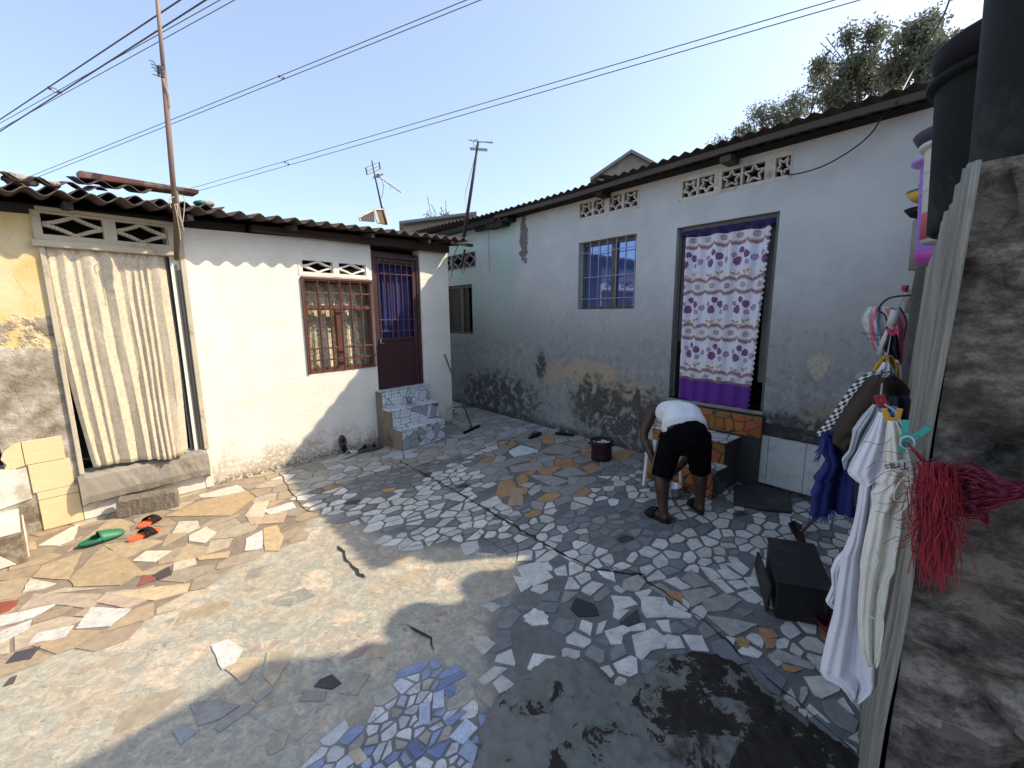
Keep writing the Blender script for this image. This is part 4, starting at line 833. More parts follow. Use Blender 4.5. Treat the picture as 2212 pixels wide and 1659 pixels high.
# ---- low block step at the far left
BS = thing('marble_step', 'low marble clad step block at the left end of the cream house', 'step', FA(-1.7, .3, 0), FA)
f = MB(); f.box(FA, -2.5, -1.36, .0, .60, 0, .235); f.build('core', simple('brown_stone_step', (.17,.12,.08), .8, .45, 7, .6, dirt=(.30,.25,.19)), BS, bevel=.01)
f = MB(); f.box(FA, -2.5, -1.37, .0, .585, .236, .25); f.prism([FA(-1.352,.06,.02),FA(-1.352,.56,.02),FA(-1.352,.30,.20),FA(-1.352,.08,.215)], FA.u*-.01); f.prism([FA(-2.3,.606,.01),FA(-1.42,.606,.01),FA(-1.55,.606,.19),FA(-1.9,.606,.12)], -FA.n*.01)
f.build('marble_facing', MT['whitetile'], BS, bevel=.003)
# ---- flowered curtain in door B
NU, NZ = 190, 400; H_ = 1.94; zt_ = 2.645; zb_ = .80
U = np.linspace(0, 1, NU)[None,:]; Tt = np.linspace(0, 1, NZ)[:,None]; U = U+0*Tt; Tt = Tt+0*U
X = U*.98; Y = Tt*(zt_-zb_)                               # cloth metres
col = np.zeros((NZ, NU, 3)); col[:] = (.68,.67,.77)
def disc(cx, cy, r): return (X-cx)**2+(Y-cy)**2 < r*r
def rose(cx, cy, r, dark):
    d2 = np.hypot(X-cx, Y-cy); an = np.arctan2(Y-cy, X-cx); edge = r*(1+.06*np.sin(an*7+cx*40)+.05*np.sin(an*3+cy*30)); m_ = d2 < edge
    sw = np.sin(d2/r*13+an*2+cx*9); base = np.array((.15,.06,.16) if dark else (.26,.17,.31)); c2_ = np.array((.25,.10,.20) if dark else (.50,.44,.58))
    col[m_] = np.where((sw > .35)[...,None], c2_, base)[m_]; col[m_ & (d2 > edge*.86) & (sw > -.2)] = (.10,.03,.10)
def leaf(cx, cy, an, L, c_=(.52,.38,.10)):
    dx, dy = X-cx, Y-cy; a_ = dx*math.cos(an)+dy*math.sin(an); b_ = -dx*math.sin(an)+dy*math.cos(an); m_ = (np.abs(a_) < L) & (np.abs(b_) < L*.42*(1-(a_/L)**2)); col[m_] = c_; col[m_ & (np.abs(b_) < .003)] = (.30,.2,.06)
def line(x0, y0, x1, y1, w_, c_):
    L = math.hypot(x1-x0, y1-y0); a_ = ((X-x0)*(x1-x0)+(Y-y0)*(y1-y0))/L; b_ = np.abs((X-x0)*(y1-y0)-(Y-y0)*(x1-x0))/L; col[(a_ > 0) & (a_ < L) & (b_ < w_)] = c_
pitch = .495
for bnd in range(4):
    yc = .075 + bnd*pitch
    for gx_ in (-.02, .28, .40, .74):
        pass
    if bnd < 3:
        y0_ = yc+.075
        for k in range(-1, 4):
            xo = k*.315+.05+.05*bnd
            for (dx, dy, r, dk) in ((.0,.075,.032,1),(.066,.115,.038,1),(-.035,.180,.044,1),(.082,.195,.026,0),(.152,.150,.032,0),(-.075,.115,.024,0)): 
                line(xo+dx, y0_+dy, xo+dx-.02, y0_+.34, .0018, (.40,.42,.50)); rose(xo+dx, y0_+dy, r, dk)
            for (dx, dy, an) in ((-.07,.30,.4),(-.02,.31,-.5),(.06,.29,.9),(.10,.275,-.6),(.02,.335,.1)): leaf(xo+dx, y0_+dy, an, .030)
            line(xo+.10, y0_+.25, xo+.13, y0_+.34, .002, (.50,.38,.14))
    sc = np.abs(np.mod(X*5.4+.5*(bnd % 2), 1)-.5)*2         # 0..1 triangle
    lobes = .030+.050*np.sqrt(np.clip(1-(sc*1.0)**2, 0, 1))+.007*np.abs(np.sin(X*5.4*math.pi*3))
    hw = lobes if bnd else lobes; dY = np.abs(Y-yc); m1 = dY < hw+.016; m2 = dY < hw*.78; col[m1] = (.26,.155,.17); col[m1 & (dY > hw+.006)] = (.42,.30,.34); col[m2] = (.46,.39,.38); col[dY < hw*.62] = (.66,.64,.66)
    mm = (np.hypot(np.mod(X*5.4+.5*(bnd % 2), 1)-.5, (Y-yc)*6.5) < .20) & (np.sin(X*300)*np.sin(Y*260) > -.15); col[mm] = (.16,.12,.17)
col[Y > 1.60] = (.115,.022,.25); m_ = (Y > 1.58) & (Y < 1.605); col[m_] = (.20,.12,.16)
n_ = rng.random((NZ, NU)); k_ = (Y > 1.60)[...,None]; col = np.where(k_, col*(.8+.4*n_[...,None]), col)
col[Y < .035] = (.03,.015,.09)
f = MB(); vs = []
for j in range(NZ):
    t_ = j/(NZ-1); uL = lerp(.555, .59, t_**.8); uR = lerp(1.435, 1.365, t_)
    for i in range(NU):
        s_ = i/(NU-1); fold = .027*math.sin(s_*math.pi*2*5.5+.8*math.sin(s_*5)+t_*.6)*(1-.45*t_)+.006*math.sin(s_*47)*(1-t_)
        edge = (.007*math.sin(t_*math.pi*2*34) if s_ > .985 else 0)
        vs.append(FB(lerp(uL, uR, s_)+edge, -.02+fold+.03*t_, lerp(zt_+.0, zb_, t_)+.006*math.sin(s_*20)-.012*t_*s_))
fs = []; fc = []
for j in range(NZ-1):
    for i in range(NU-1): fs.append((j*NU+i, j*NU+i+1, (j+1)*NU+i+1, (j+1)*NU+i)); fc.append((*col[j, i], 1))
f.v = [tuple(map(float, p)) for p in vs]; f.f = [list(q) for q in fs]; f.m = [0]*len(fs); f.c = fc
o = f.build('floral_curtain', m_vc('floral_printed_cloth', .85, .15, k=.08), F=FB, smooth=True, recalc=False); tag(o, 'white curtain printed with purple roses and a purple hem in the right doorway', 'curtain')
f = MB(); G = []
for j in range(30):
    t_ = j/29; G.append([FB(lerp(.475, .56-.01*t_, i/24), -.085+.012*math.sin(i*.9), lerp(2.66, 1.45, t_)) for i in range(25)])
f.grid(G); o = f.build('gathered_curtain', simple('shaded_print_cloth', (.16,.14,.18), .9, .5, 14, dirt=(.07,.03,.07)), F=FB, smooth=True, solid=.002); tag(o, 'gathered dark edge of a second curtain at the left jamb of the right doorway', 'curtain')
f = MB(); G = [[FB(lerp(.49, 1.46, i/60), -.035+.010*math.sin(i*.8), lerp(2.69, 2.635+.006*math.sin(i*.5), j/3)) for i in range(61)] for j in range(4)]; f.grid(G); f.build('header_band', MT['violetcloth'], bpy.data.objects['floral_curtain'], smooth=True, solid=.002)
# ------------------------------------------------------------------ side wall on the right
cC = lambda *p: full(3132, 1000, 1.659, *p); cD = lambda *p: full(3132, 1800, 1.3556, *p)
def vnoise(a, b, c, s): return mn.noise((a*s, b*s, c*s))
def rubble_face(mb, F_, ua, ub, za, zb, nx_, nz_, fn, top=None, seed=0):
    """one face of bulging stones: fn(s,z,h) gives the 3-D point for bulge h"""
    rs = np.random.default_rng(seed); n = int((ub-ua)*(zb-za)*26)+6
    sx = rs.uniform(ua, ub, n); sz = rs.uniform(za, zb, n); tone = rs.uniform(.7, 1.35, n); hue = rs.uniform(0, 1, n)
    vs = []; cs = []
    for i in range(nx_+1):
        for j in range(nz_+1):
            s_ = lerp(ua, ub, i/nx_); z = lerp(za, (top(s_) if top else zb), j/nz_)
            ws = s_+.05*vnoise(s_, z, seed, 7); wz = z+.05*vnoise(s_, z, seed+9, 7)
            d = np.hypot((sx-ws), (sz-wz)*1.35); k = np.argsort(d)[:2]; e = d[k[1]]-d[k[0]]
            h = .045*min(1, e/.05)**.6*(.6+.8*hue[k[0]]) + .024*vnoise(s_, z, seed, 11) + .012*vnoise(s_, z, seed+3, 33)
            vs.append(fn(s_, z, h)); q = min(1, e/.03); tn = tone[k[0]]
            a = np.array((.33,.29,.255))*(1-hue[k[0]]*.5)+np.array((.22,.215,.20))*hue[k[0]]*.5*1.5; a = a*tn
            lowdark = 1 if z > .95+.25*vnoise(s_, 0, seed, 4) else .55        # wall foot darker below an uneven line
            cs.append((lerp(np.array((.21,.19,.165)), a, q)*lowdark))
    m_ = nz_+1; b = len(mb.v); mb.v += [tuple(map(float, p)) for p in vs]
    for i in range(nx_):
        for j in range(nz_):
            mb.f.append([b+i*m_+j, b+(i+1)*m_+j, b+(i+1)*m_+j+1, b+i*m_+j+1]); mb.m.append(0); c_ = cs[i*m_+j]; mb.c.append((*c_, 1))
UE = .87; Zw = 2.05
rw = MB()
topf = lambda s: Zw + .0*s + .03*vnoise(s, 1, 2, 5)
rubble_face(rw, FC, -2.72, UE, 0, Zw, 70, 60, lambda s, z, h: FC(s, -.075+h, z), topf, 3)                       # long face
rubble_face(rw, FC, -.03, 1.9, 0, Zw, 110, 130, lambda s, z, h: FC(UE+h-.02, -s-.02, z), lambda s: Zw+.02*vnoise(s, 3, 2, 6), 8)   # end face
G = [[FC(lerp(-2.72, UE-.02, i/40), lerp(-.07, -.55, j/8), Zw+.02*vnoise(i*.3, j*.4, 1, 2.3)) for j in range(9)] for i in range(41)]; n0 = len(rw.f); rw.grid(G); 
G = [[FC(lerp(.15, UE-.02, i/14), lerp(-.07, -1.9, j/26), Zw-.005+.02*vnoise(i*.3, j*.4, 1, 2.3)) for j in range(27)] for i in range(15)]; rw.grid(G)
rw.box(FC, -2.72, UE-.08, -.55, -.13, 0, Zw-.04); rw.box(FC, .15, UE-.09, -1.9, -.14, 0, Zw-.03)
for k in range(n0, len(rw.f)): rw.c[k] = (.13,.115,.10,1)
o = rw.build('rubble_wall', MT['rubble'], F=FC, smooth=True, recalc=False); tag(o, 'high rough rubble stone wall along the right edge beside the clothes line', 'stone wall')
G = []
for i in range(120):
    u = lerp(-.45, .90, i/119); row = []
    for j in range(30):
        z = lerp(0, lerp(1.955, 2.06, i/119)+.006*math.sin(i*.9)+.025*vnoise(u, 0, 1, 6), j/29); row.append(FC(u, .012+.0045*math.sin(u*2*math.pi/.085+.6*math.sin(u*9))+.004*vnoise(u, 0, 4, 30)+.018*vnoise(u, z, 1, 2.2)*(1-.6*j/29)-.004*z, z))
    G.append([p+FC.n*.014 for p in row])
f = MB(); f.grid(G); o = f.build('corrugated_sheet', MT['sheet'], F=FC, smooth=True, solid=.008); tag(o, 'tall weathered corrugated fibre cement sheet standing against the rubble wall', 'corrugated sheet')
SH_ = thing('shadow_shed', 'unseen grey block shed added behind the rubble wall to cast the yard shadow', 'shed', FC(-2, -1.2, 0), FC)  # unseen block added to throw the straight foreground shadow
f = MB(); f.box(FC, -3.7, -2.1, -1.8, -.62, 0, 3.30); f.box(FC, -2.1, .1, -1.8, -.62, 0, 3.84); f.build('wall', MT['greycement'], SH_)
f = MB(); f.box(FC, -3.75, -2.11, -1.85, -.60, 3.301, 3.33); f.box(FC, -2.09, .15, -1.85, -.60, 3.841, 3.87); f.build('roof', MT['roofB'], SH_)
# tubs and buckets on the wall top
def lathe(mb, c, prof, n=40, m=0, squash=1, axis=None):
    rings = [[np.array(c)+np.array((r*math.cos(2*math.pi*k/n), r*math.sin(2*math.pi*k/n)*squash, z)) for k in range(n)] for r, z in prof]
    return mb.loft(rings, m, cap=True)
def bucket(name, lab, u, v, z, rb, rt, h, mat, rimmat=None, rim=.02, ribs=0, tilt=(0,0), group=None):
    c0 = FC(u, v, z); t_ = thing(name, lab, name.split('_')[-1], c0, FC, group)
    f = MB(); prof = [(rb*.93, 0), (rb, .012)]
    for k in range(1, 13): 
        q = k/12; r = lerp(rb, rt, q**1.1); prof.append((r, h*q))
    prof += [(rt-.006, h), (lerp(rb, rt, .5)-.008, h*.5), (rb*.9, .03)]
    lathe(f, c0, prof)
    if ribs:
        for k in range(ribs): 
            q = .55+.35*k/ribs; r = lerp(rb, rt, q**1.1); lathe(f, c0, [(r-.002, h*q-.006), (r+.006, h*q), (r-.002, h*q+.006)])
    f.build('body', mat, t_, smooth=True)
    f = MB(); lathe(f, c0, [(rt-.004, h-.022), (rt+rim, h-.014), (rt+rim*1.15, h+.004), (rt+rim*.3, h+.012), (rt-.008, h+.004)]); f.build('rim', rimmat or mat, t_, smooth=True)
    return t_
b1 = bucket('water_tub', 'huge dark green black plastic tub on the wall top, the nearest one', .41, -.222, 2.07, .215, .25, .80, MT['bin'])
b2 = bucket('water_tub', 'tall black tub with a flared lid standing behind the nearest dark tub', -.20, -.135, 2.055, .18, .21, .50, MT['bin'])
c0 = FC(-.20, -.135, 1.935); c0 = FC(-.20, -.175, 1.90); f = MB(); lathe(f, c0, [(.02,.66),(.20,.655),(.255,.69),(.272,.74),(.265,.75),(.245,.70),(.19,.675),(.02,.675)]); f.build('lid', MT['blackrubber'], b2, smooth=True)
f = MB(); lathe(f, c0, [(.236,.70),(.258,.738),(.253,.742),(.230,.705)]); f.build('inner_basin', MT['redin'], b2, smooth=True)
bucket('water_tub', 'unseen dark tub added behind the tall black tub with the flared lid to cast shade', -.68, -.21, 2.05, .18, .20, .62, MT['bin'])  # hidden tub added to close a lit gap in the row's shadow
bucket('wash_bucket', 'plain grey bucket added between the white and the purple bucket to cast shade', -1.40, -.17, 2.05, .12, .15, .68, MT['greycement'])  # added behind the white bucket, tall enough to shade the paving
b3 = bucket('white_bucket', 'white ribbed bucket with a dark violet lid between the black tub and the purple bucket', -1.12, -.075, 2.13, .125, .155, .47, simple('cream_white_plastic', (.58,.55,.50), .4, .1), ribs=2)
c0 = FC(-1.12, -.075, 2.0); f = MB(); lathe(f, c0, [(.16,.60),(.185,.615),(.205,.65),(.20,.66),(.16,.64),(.02,.66)]); f.build('lid', MT['purplefoam'], b3, smooth=True)
c0 = FC(-1.12, -.075, 2.13); f = MB(); lathe(f, c0, [(.1285,.02),(.134,.15),(.131,.155),(.120,.02)]); f.build('red_band', simple('faded_red_plastic', (.55,.12,.14), .5, .2), b3, smooth=True)
b4 = bucket('purple_bucket', 'bright purple ribbed bucket with a pale rim at the far end of the wall top', -1.72, -.06, 2.075, .115, .15, .60, MT['purple'], simple('lilac_plastic', (.45,.30,.75), .4, .1), rim=.04, ribs=3)
c0 = FC(-1.72, -.06, 2.075); f = MB(); lathe(f, c0, [(.1165,.01),(.122,.075),(.119,.08),(.110,.01)]); f.build('magenta_band', MT['magenta'], b4, smooth=True)
for k, (zz_, mt, lab, cat_) in enumerate(((2.40, 'blackrubber', 'black bowl, lowest of the lids peeking out behind the purple bucket', 'bowl'), (2.50, 'yellowpl', 'yellow bowl under the green lid behind the purple bucket', 'bowl'), (2.515, 'greenpl', 'green lid peeking out behind the purple bucket', 'lid'))):
    f = MB(); c0 = FC(-2.15, -.02, zz_); lathe(f, c0, [(.06,.0),(.13,.03),(.165,.075),(.158,.075),(.12,.035),(.05,.012)], 30); o = f.build('serving_'+('cover' if cat_ == 'lid' else cat_), MT[mt], smooth=True); tag(o, lab, cat_)
for k in range(2):
    pass
f = MB(); c0 = FC(-2.15, -.02, 2.07); lathe(f, c0, [(.10,0),(.11,.33),(.10,.335)], 24); o = f.build('storage_pot', MT['greycement'], smooth=True); tag(o, 'grey pot on the wall top carrying the bowls behind the purple bucket', 'pot')
# ---- clothes line and washing
LINE = [at(*cC((745,1235))[0], 1.13), at(*cC((660,1040))[0], 1.3), at(*cC((590,985))[0], 1.5), at(*cC((560,930))[0], 1.75), at(*cC((575,800))[0], 2.2), at(*cC((600,670))[0], 2.75), at(*cC((632,490))[0], 3.3), at(*cC((668,350))[0], 3.9), at(*cC((790,200))[0], 4.6)]
f = MB(); f.tube(catm(LINE, 6), .0028, 6); o = f.build('clothes_line', MT['string'], smooth=True); tag(o, 'thin clothes line running along the stone wall with washing on it', 'clothes line')
def washing(name, lab, cat_, rows_, t_, mat, nf=3, amp=.02, conv=cC, solid=.003, ni=44, nj=40, curve=0., F_=FC, colf=None, tr=None, drop=0):
    R_ = sorted([(*conv((xl, y))[0], *conv((xr, y))[0]) for y, xl, xr in rows_], key=lambda q: q[1]); ys_ = [q[1] for q in R_]
    G = []; f = MB()
    for j in range(nj+1):
        q = j/nj; y = lerp(ys_[0], ys_[-1], q); xl = np.interp(y, ys_, [r[0] for r in R_]); xr = np.interp(y, ys_, [r[2] for r in R_]); row = []
        for i in range(ni+1):
            s_ = i/ni; p = at(lerp(xl, xr, s_), y, t_ if tr is None else lerp(t_, tr, s_))
            d = amp*(.35+.65*min(1, q*3))*(math.sin(s_*math.pi*2*nf+q*1.7+1)+.45*math.sin(s_*math.pi*2*nf*2.3+q*3)) + curve*(s_-.5)**2*4 + .35*amp*vnoise(s_*3, q*6, 1, 1.3)
            row.append(p+CDIR*d)
        G.append(row)
    f.grid(G)
    if colf:
        for k in range(len(f.f)): f.c[k] = (*colf((k % ni)/ni, (k//ni)/nj), 1)
    o = f.build(name, mat, F=F_, smooth=True, solid=solid, recalc=False)
    return tag(o, lab, cat_) if lab else o
D5 = lambda y: (y/1.3556+800)*1.659                       # crop D rows expressed in crop C
dx = lambda x: x*1.659/1.3556
washing('sack', 'white woven sack with pink and blue print hanging at the far end of the line', 'sack', [(345,470,640),(400,430,700),(440,425,725),(500,455,738),(560,480,735),(620,520,725),(690,590,705),(725,665,695)], 3.9, m_vc('woven_sack'), 2, .03,
    colf=lambda s, q: (.62,.20,.26) if (s > .62 and 0 < q) or (.30 < s+.5*q < .42) else ((.16,.32,.55) if .46 < s+.5*q < .52 else (.62,.60,.58)))
washing('grey_cloth', 'small grey cloth hanging against the wall beside the sack', 'cloth', [(230,745,792),(300,718,790),(385,705,762)], 4.1, MT['greycement'], 1, .01)
washing('red_cloth', 'small red rag on the line end by the grey blue wall', 'rag', [(205,700,745),(225,690,738),(248,705,735)], 4.4, MT['pegred'], 1, .01, ni=10, nj=8)
washing('dark_cloth', 'dark navy cloth clipped by the pink peg', 'cloth', [(495,608,655),(530,602,664),(570,590,674),(620,570,680),(690,640,682)], 3.25, MT['darkcloth'], 2, .015)
washing('yellow_cloth', 'mustard yellow cloth folded over the line', 'cloth', [(662,588,625),(690,548,650),(720,525,664),(750,508,672),(785,500,676),(810,640,678)], 2.75, MT['yellowcloth'], 2.5, .02)
washing('white_cloth', 'pale blue and white cloth folded over the line in front of the yellow one', 'cloth', [(708,575,615),(740,552,632),(775,535,645),(800,520,650)], 2.65, MT['lav'], 2, .012)
ck = lambda s, q: ((.03,.035,.09) if (int(s*14) % 2) ^ (int(q*8) % 2) else (.50,.52,.55))
washing('checked_cloth', 'dark blue checked cloth folded over the line above the brown towel', 'cloth', [(758,540,630),(790,490,652),(812,462,664),(835,440,668)], 2.5, m_vc('checked_cloth'), 2, .01, colf=ck)
P_ = [(610,760),(520,790),(440,850),(395,905),(350,970),(300,1040),(260,1095),(215,1150),(175,1195)]
f = MB(); G = []; Q_ = catm([at(*cC(p)[0], 2.15) for p in P_], 6)
for i, p in enumerate(Q_): G.append([p+FC.n*.010+FC.n*a_*.014+CDIR*.004*k for k, a_ in enumerate((-1.2,-.4,.4,1.2))])
f.grid(G)
for k in range(len(f.f)): f.c[k] = (*((.03,.03,.035) if ((k//3)//2+(k % 3)) % 2 else (.62,.62,.60)), 1)
o = f.build('checked_towel_edge', m_vc('black_white_check'), F=FC, smooth=True, solid=.004, recalc=False); tag(o, 'narrow black and white checked cloth edge showing along the brown towel', 'cloth')
washing('brown_towel', 'big dark brown towel draped over the line', 'towel', [(805,500,640),(850,440,700),(920,385,760),(1000,335,775),(1070,290,780),(1140,248,790),(1200,212,700),(1240,225,480),(1275,300,380)], 2.05, MT['brown'], 1.2, .035, curve=.05, solid=.008)
washing('black_trousers', 'black cloth hanging behind the white shirts in the shade', 'cloth', [(930,600,740),(1050,560,790),(1200,480,780),(1400,390,740),(1600,380,640),(1750,400,620)], 1.95, MT['darkcloth'], 1.5, .02)
nt_ = washing('blue_towel', 'royal blue fringed towel hanging below the brown towel', 'towel', [(1165,178,225),(1200,166,280),(1240,158,345),(1300,152,372),(1362,188,400),(1420,160,402),(1500,130,404),(1600,104,406),(1700,98,406),(D5(120),dx(90),dx(330)),(D5(200),dx(80),dx(330)),(D5(290),dx(82),dx(326))], 2.10, MT['navy'], 1.6, .03, solid=.008)
f = MB()
for k in range(90):
    x = random.uniform(78, 215); a_ = at(*cD((x, 285))[0], 2.085); b_ = a_+np.array((random.uniform(-.01,.01), random.uniform(-.01,.01), -random.uniform(.02,.06))); f.tube([a_, (a_+b_)/2+FC.n*random.uniform(-.006,.006), b_], .0011, 3)
f.build('lower_fringe', simple('blue_fringe', (.04,.07,.26), .9, .3), nt_); f = MB()
for k in range(80):
    q = random.random(); a_ = at(*cC((lerp(175, 150, q)+random.uniform(-4,20), lerp(1200, 1330, q)))[0], 2.07); b_ = a_+FC.n*random.uniform(.0,.02)-np.array((0,0,random.uniform(.01,.035))); f.tube([a_, b_], .001, 3)
f.build('upper_fringe', bpy.data.materials['blue_fringe'], nt_)
washing('grey_shirt', 'pale grey shirt clipped by the red peg, behind the white shirts', 'shirt', [(985,508,545),(1060,438,560),(1150,372,520),(1220,366,470),(1290,348,440),(1345,302,410),(1385,315,372),(1402,325,352)], 1.60, MT['greyshirt'], 1.8, .016)
washing('lavender_shirt', 'long lavender white shirt clipped by the amber and blue pegs', 'shirt', [(1035,545,612),(1120,505,640),(1220,450,660),(1330,385,660),(1440,335,640),(1500,400,640),(D5(150),dx(345),dx(440)),(D5(300),dx(322),dx(430)),(D5(450),dx(285),dx(430)),(D5(520),dx(250),dx(430)),(D5(600),dx(238),dx(430)),(D5(700),dx(222),dx(430)),(D5(850),dx(200),dx(440)),(D5(950),dx(172),dx(442)),(D5(1080),dx(142),dx(446)),(D5(1165),dx(127),dx(446)),(D5(1200),dx(215),dx(440)),(D5(1240),dx(262),dx(420)),(D5(1290),dx(305),dx(345))], 1.34, MT['lav'], 1.6, .016, ni=70, nj=90)
washing('shirt_sleeve', 'loose sleeve of a white garment behind the lavender shirt', 'shirt', [(D5(430),dx(285),dx(330)),(D5(500),dx(262),dx(320)),(D5(560),dx(205),dx(300)),(D5(620),dx(186),dx(280)),(D5(690),dx(196),dx(270)),(D5(740),dx(176),dx(262)),(D5(770),dx(160),dx(255)),(D5(805),dx(208),dx(240))], 1.42, MT['lav'], 1.6, .012)
cs_ = washing('cream_shirt', 'cream undershirt with a cloth label clipped by the teal peg, nearest to the camera', 'shirt', [(1092,608,662),(1150,598,690),(1220,590,712),(1340,580,752),(1420,568,766),(1520,545,772),(D5(130),dx(420),dx(628)),(D5(200),dx(400),dx(624)),(D5(262),dx(408),dx(600)),(D5(290),dx(400),dx(566)),(D5(400),dx(378),dx(560)),(D5(540),dx(352),dx(532)),(D5(595),dx(345),dx(530)),(D5(640),dx(348),dx(502)),(D5(750),dx(340),dx(486)),(D5(850),dx(334),dx(468)),(D5(1000),dx(346),dx(462)),(D5(1070),dx(362),dx(452)),(D5(1105),dx(390),dx(436))], 1.18, MT['cream'], 1.4, .011, ni=60, nj=90)
# seams and folds hanging loose on the cream shirt, label with lettering
f = MB()
for pl in ([(425,495),(440,560),(400,640),(385,820),(430,870)], [(530,590),(485,640),(440,760),(470,880),(455,1010),(430,1090)], [(350,600),(380,590),(345,700),(338,880),(352,1020),(400,1100)], [(620,90),(560,130),(525,215),(570,260),(600,262)]):
    f = MB(); f.tube(catm([at(*cD(p)[0], 1.155) for p in pl], 5), .0014, 6); f.build('seam', MT['cream'], cs_, smooth=True)
lb = MB(); lb.add([at(*cC(p)[0], 1.140) for p in ((600,1372),(712,1340),(762,1415),(635,1425))], [(0,1,2,3)]); lbo = lb.build('label', MT['label'], cs_, solid=.001)
def text(s, P, right, up, size, mat, parent, name='lettering', shear=0, ext=.0006):
    cu = bpy.data.curves.new('t', 'FONT'); cu.body = s; cu.size = size; cu.extrude = ext; cu.shear = shear; cu.align_x = 'CENTER'; cu.align_y = 'CENTER'
    o = bpy.data.objects.new('t', cu); C.objects.link(o); dg_ = bpy.context.evaluated_depsgraph_get(); me = bpy.data.meshes.new_from_object(o.evaluated_get(dg_)); C.objects.unlink(o); bpy.data.objects.remove(o)
    r = Vector(right).normalized(); n = r.cross(Vector(up)).normalized(); u_ = n.cross(r)
    M_ = Matrix((r, u_, n)).transposed().to_4x4(); M_.translation = Vector(P)
    me.transform(M_); f = MB(); f.v = [tuple(v.co) for v in me.vertices]; f.f = [list(p.vertices) for p in me.polygons]; f.m = [0]*len(f.f); f.c = [None]*len(f.f)
    return f.build(name, mat, parent)
a_ = at(*cC((615,1395))[0], 1.136); b_ = at(*cC((705,1385))[0], 1.136); vv = at(*cC((660,1420))[0], 1.136)-at(*cC((660,1370))[0], 1.136)
text('Tras', at(*cC((666,1386))[0], 1.136), a_-b_, vv, .021, MT['ink'], cs_, shear=.25)
sk = bpy.data.objects['sack']
a_ = at(*cC((470,522))[0], 3.84); b_ = at(*cC((580,530))[0], 3.84)
text('HERITAGE - C', (a_+b_)/2, b_-a_, (0,0,1), .026, MT['ink'], sk); text('AL-7007', at(*cC((520,558))[0], 3.83), b_-a_, (0,0,1), .024, MT['ink'], sk)
def peg(lab, pts_, t_, mat, r=.004, group='pegs on the clothes line'):
    th_ = thing('clothes_peg', lab, 'peg', at(*cC(pts_[0][0])[0], t_), None, group)
    for L in pts_:
        f = MB(); P = [at(*cC(p)[0], t_) for p in L]
        for a, b in zip(P, P[1:]): f.bar(a, b, r*2.6, r*1.8, up=CDIR)
        f.build('jaw', MT[mat], th_, bevel=.001)
    return th_
tp = peg('big teal peg, nearest on the line, holding the cream shirt', ([(722,1086),(716,1170),(690,1292)], [(876,1130),(800,1190),(742,1205),(700,1262)]), 1.10, 'pegteal', .0042)
f = MB(); c_ = at(*cC((730,1232))[0], 1.095); f.tube([c_+FC.u*0+np.array((math.cos(k*.52)*.010*FC.n[0], math.cos(k*.52)*.010*FC.n[1], math.sin(k*.52)*.012)) for k in range(13)], .002, 6, cap=False); f.build('spring_ring', MT['pvc'], tp, smooth=True)
peg('amber yellow peg between the blue peg and the teal peg', ([(580,1010),(606,1100)], [(684,1010),(662,1092),(612,1078)]), 1.26, 'pegyel', .0042)
peg('blue peg behind the amber peg', ([(555,1010),(590,1072)], [(648,996),(640,1055)]), 1.36, 'pegblue', .0042)
peg('dark red peg behind the blue and amber pegs', ([(526,925),(556,1002)], [(562,918),(598,992),(556,1002)]), 1.52, 'pegred', .0044)
peg('bright pink peg on the dark cloth near the sack', ([(606,484),(616,522)], [(656,482),(650,524),(616,522)]), 3.1, 'pegpink', .006)
for k, pl in enumerate(([(658,365),(640,420),(622,475)], [(612,500),(585,560),(552,660)])):
    f = MB(); f.tube([at(*cC(p)[0], 3.4) for p in pl], .024 if k == 0 else .018, 12); o = f.build('plastic_pipe', MT['pvc'], smooth=True); tag(o, ('short white plastic pipe at the far end of the clothes line', 'thin white pipe hanging under the line beside the dark cloth')[k], 'pipe')
for k, pl in enumerate(([(540,372),(560,330),(610,290),(680,275),(770,270)], [(545,375),(585,400),(600,470),(575,540)], [(700,560),(722,480),(720,420),(680,350)])):
    f = MB(); f.tube(catm([at(*cC(p)[0], 3.8) for p in pl], 6), .006, 6); o = f.build('bent_wire', MT['wire'], smooth=True); tag(o, ('black wire arching over the white sack', 'black wire hanging across the front of the sack', 'thin wire at the right edge of the sack')[k], 'wire')
# ---- red raffia tied round the wall end
f = MB(); g = MB(); rs = random.Random(5)
def strand(mb, pts_, r=.0009): mb.tube(catm(pts_, 5), r, 3, cap=False)
for k in range(420):                                       # tuft hanging down
    x0 = rs.gauss(915, 60); y0 = rs.uniform(1350, 1560); t0 = rs.uniform(1.00, 1.10); L = rs.uniform(180, 700); P = []
    x1 = x0+rs.gauss(10, 35)
    for q in range(6): e = q/5; P.append(at(*cC((lerp(x0, x1, e)+rs.gauss(0, 17)*(e+.15), y0+L*e))[0], t0+rs.gauss(0, .006)))
    strand(f, P, rs.uniform(.0005, .0010))
for k in range(190):                                       # rope part from the peg
    o_ = rs.gauss(0, 16); P = [at(*cC((lerp(735, 930, q/4)+o_*.5*(q/4+.2), lerp(1240, 1450, q/4)+o_*(q/4+.25)))[0], 1.09+rs.gauss(0,.006)) for q in range(5)]; strand(f, P, .0012)
for k in range(220):                                        # loose fly-away fibres
    x0 = rs.uniform(800, 1040); y0 = rs.uniform(1350, 1850); an = rs.uniform(-.5, 3.6); L = rs.uniform(60, 260); P = [at(*cC((x0+L*q/5*math.cos(an)+18*math.sin(q+k), y0+L*q/5*math.sin(an)+14*math.cos(q*1.7+k)))[0], 1.05+rs.gauss(0,.01)) for q in range(6)]; strand(f, P, .0006)
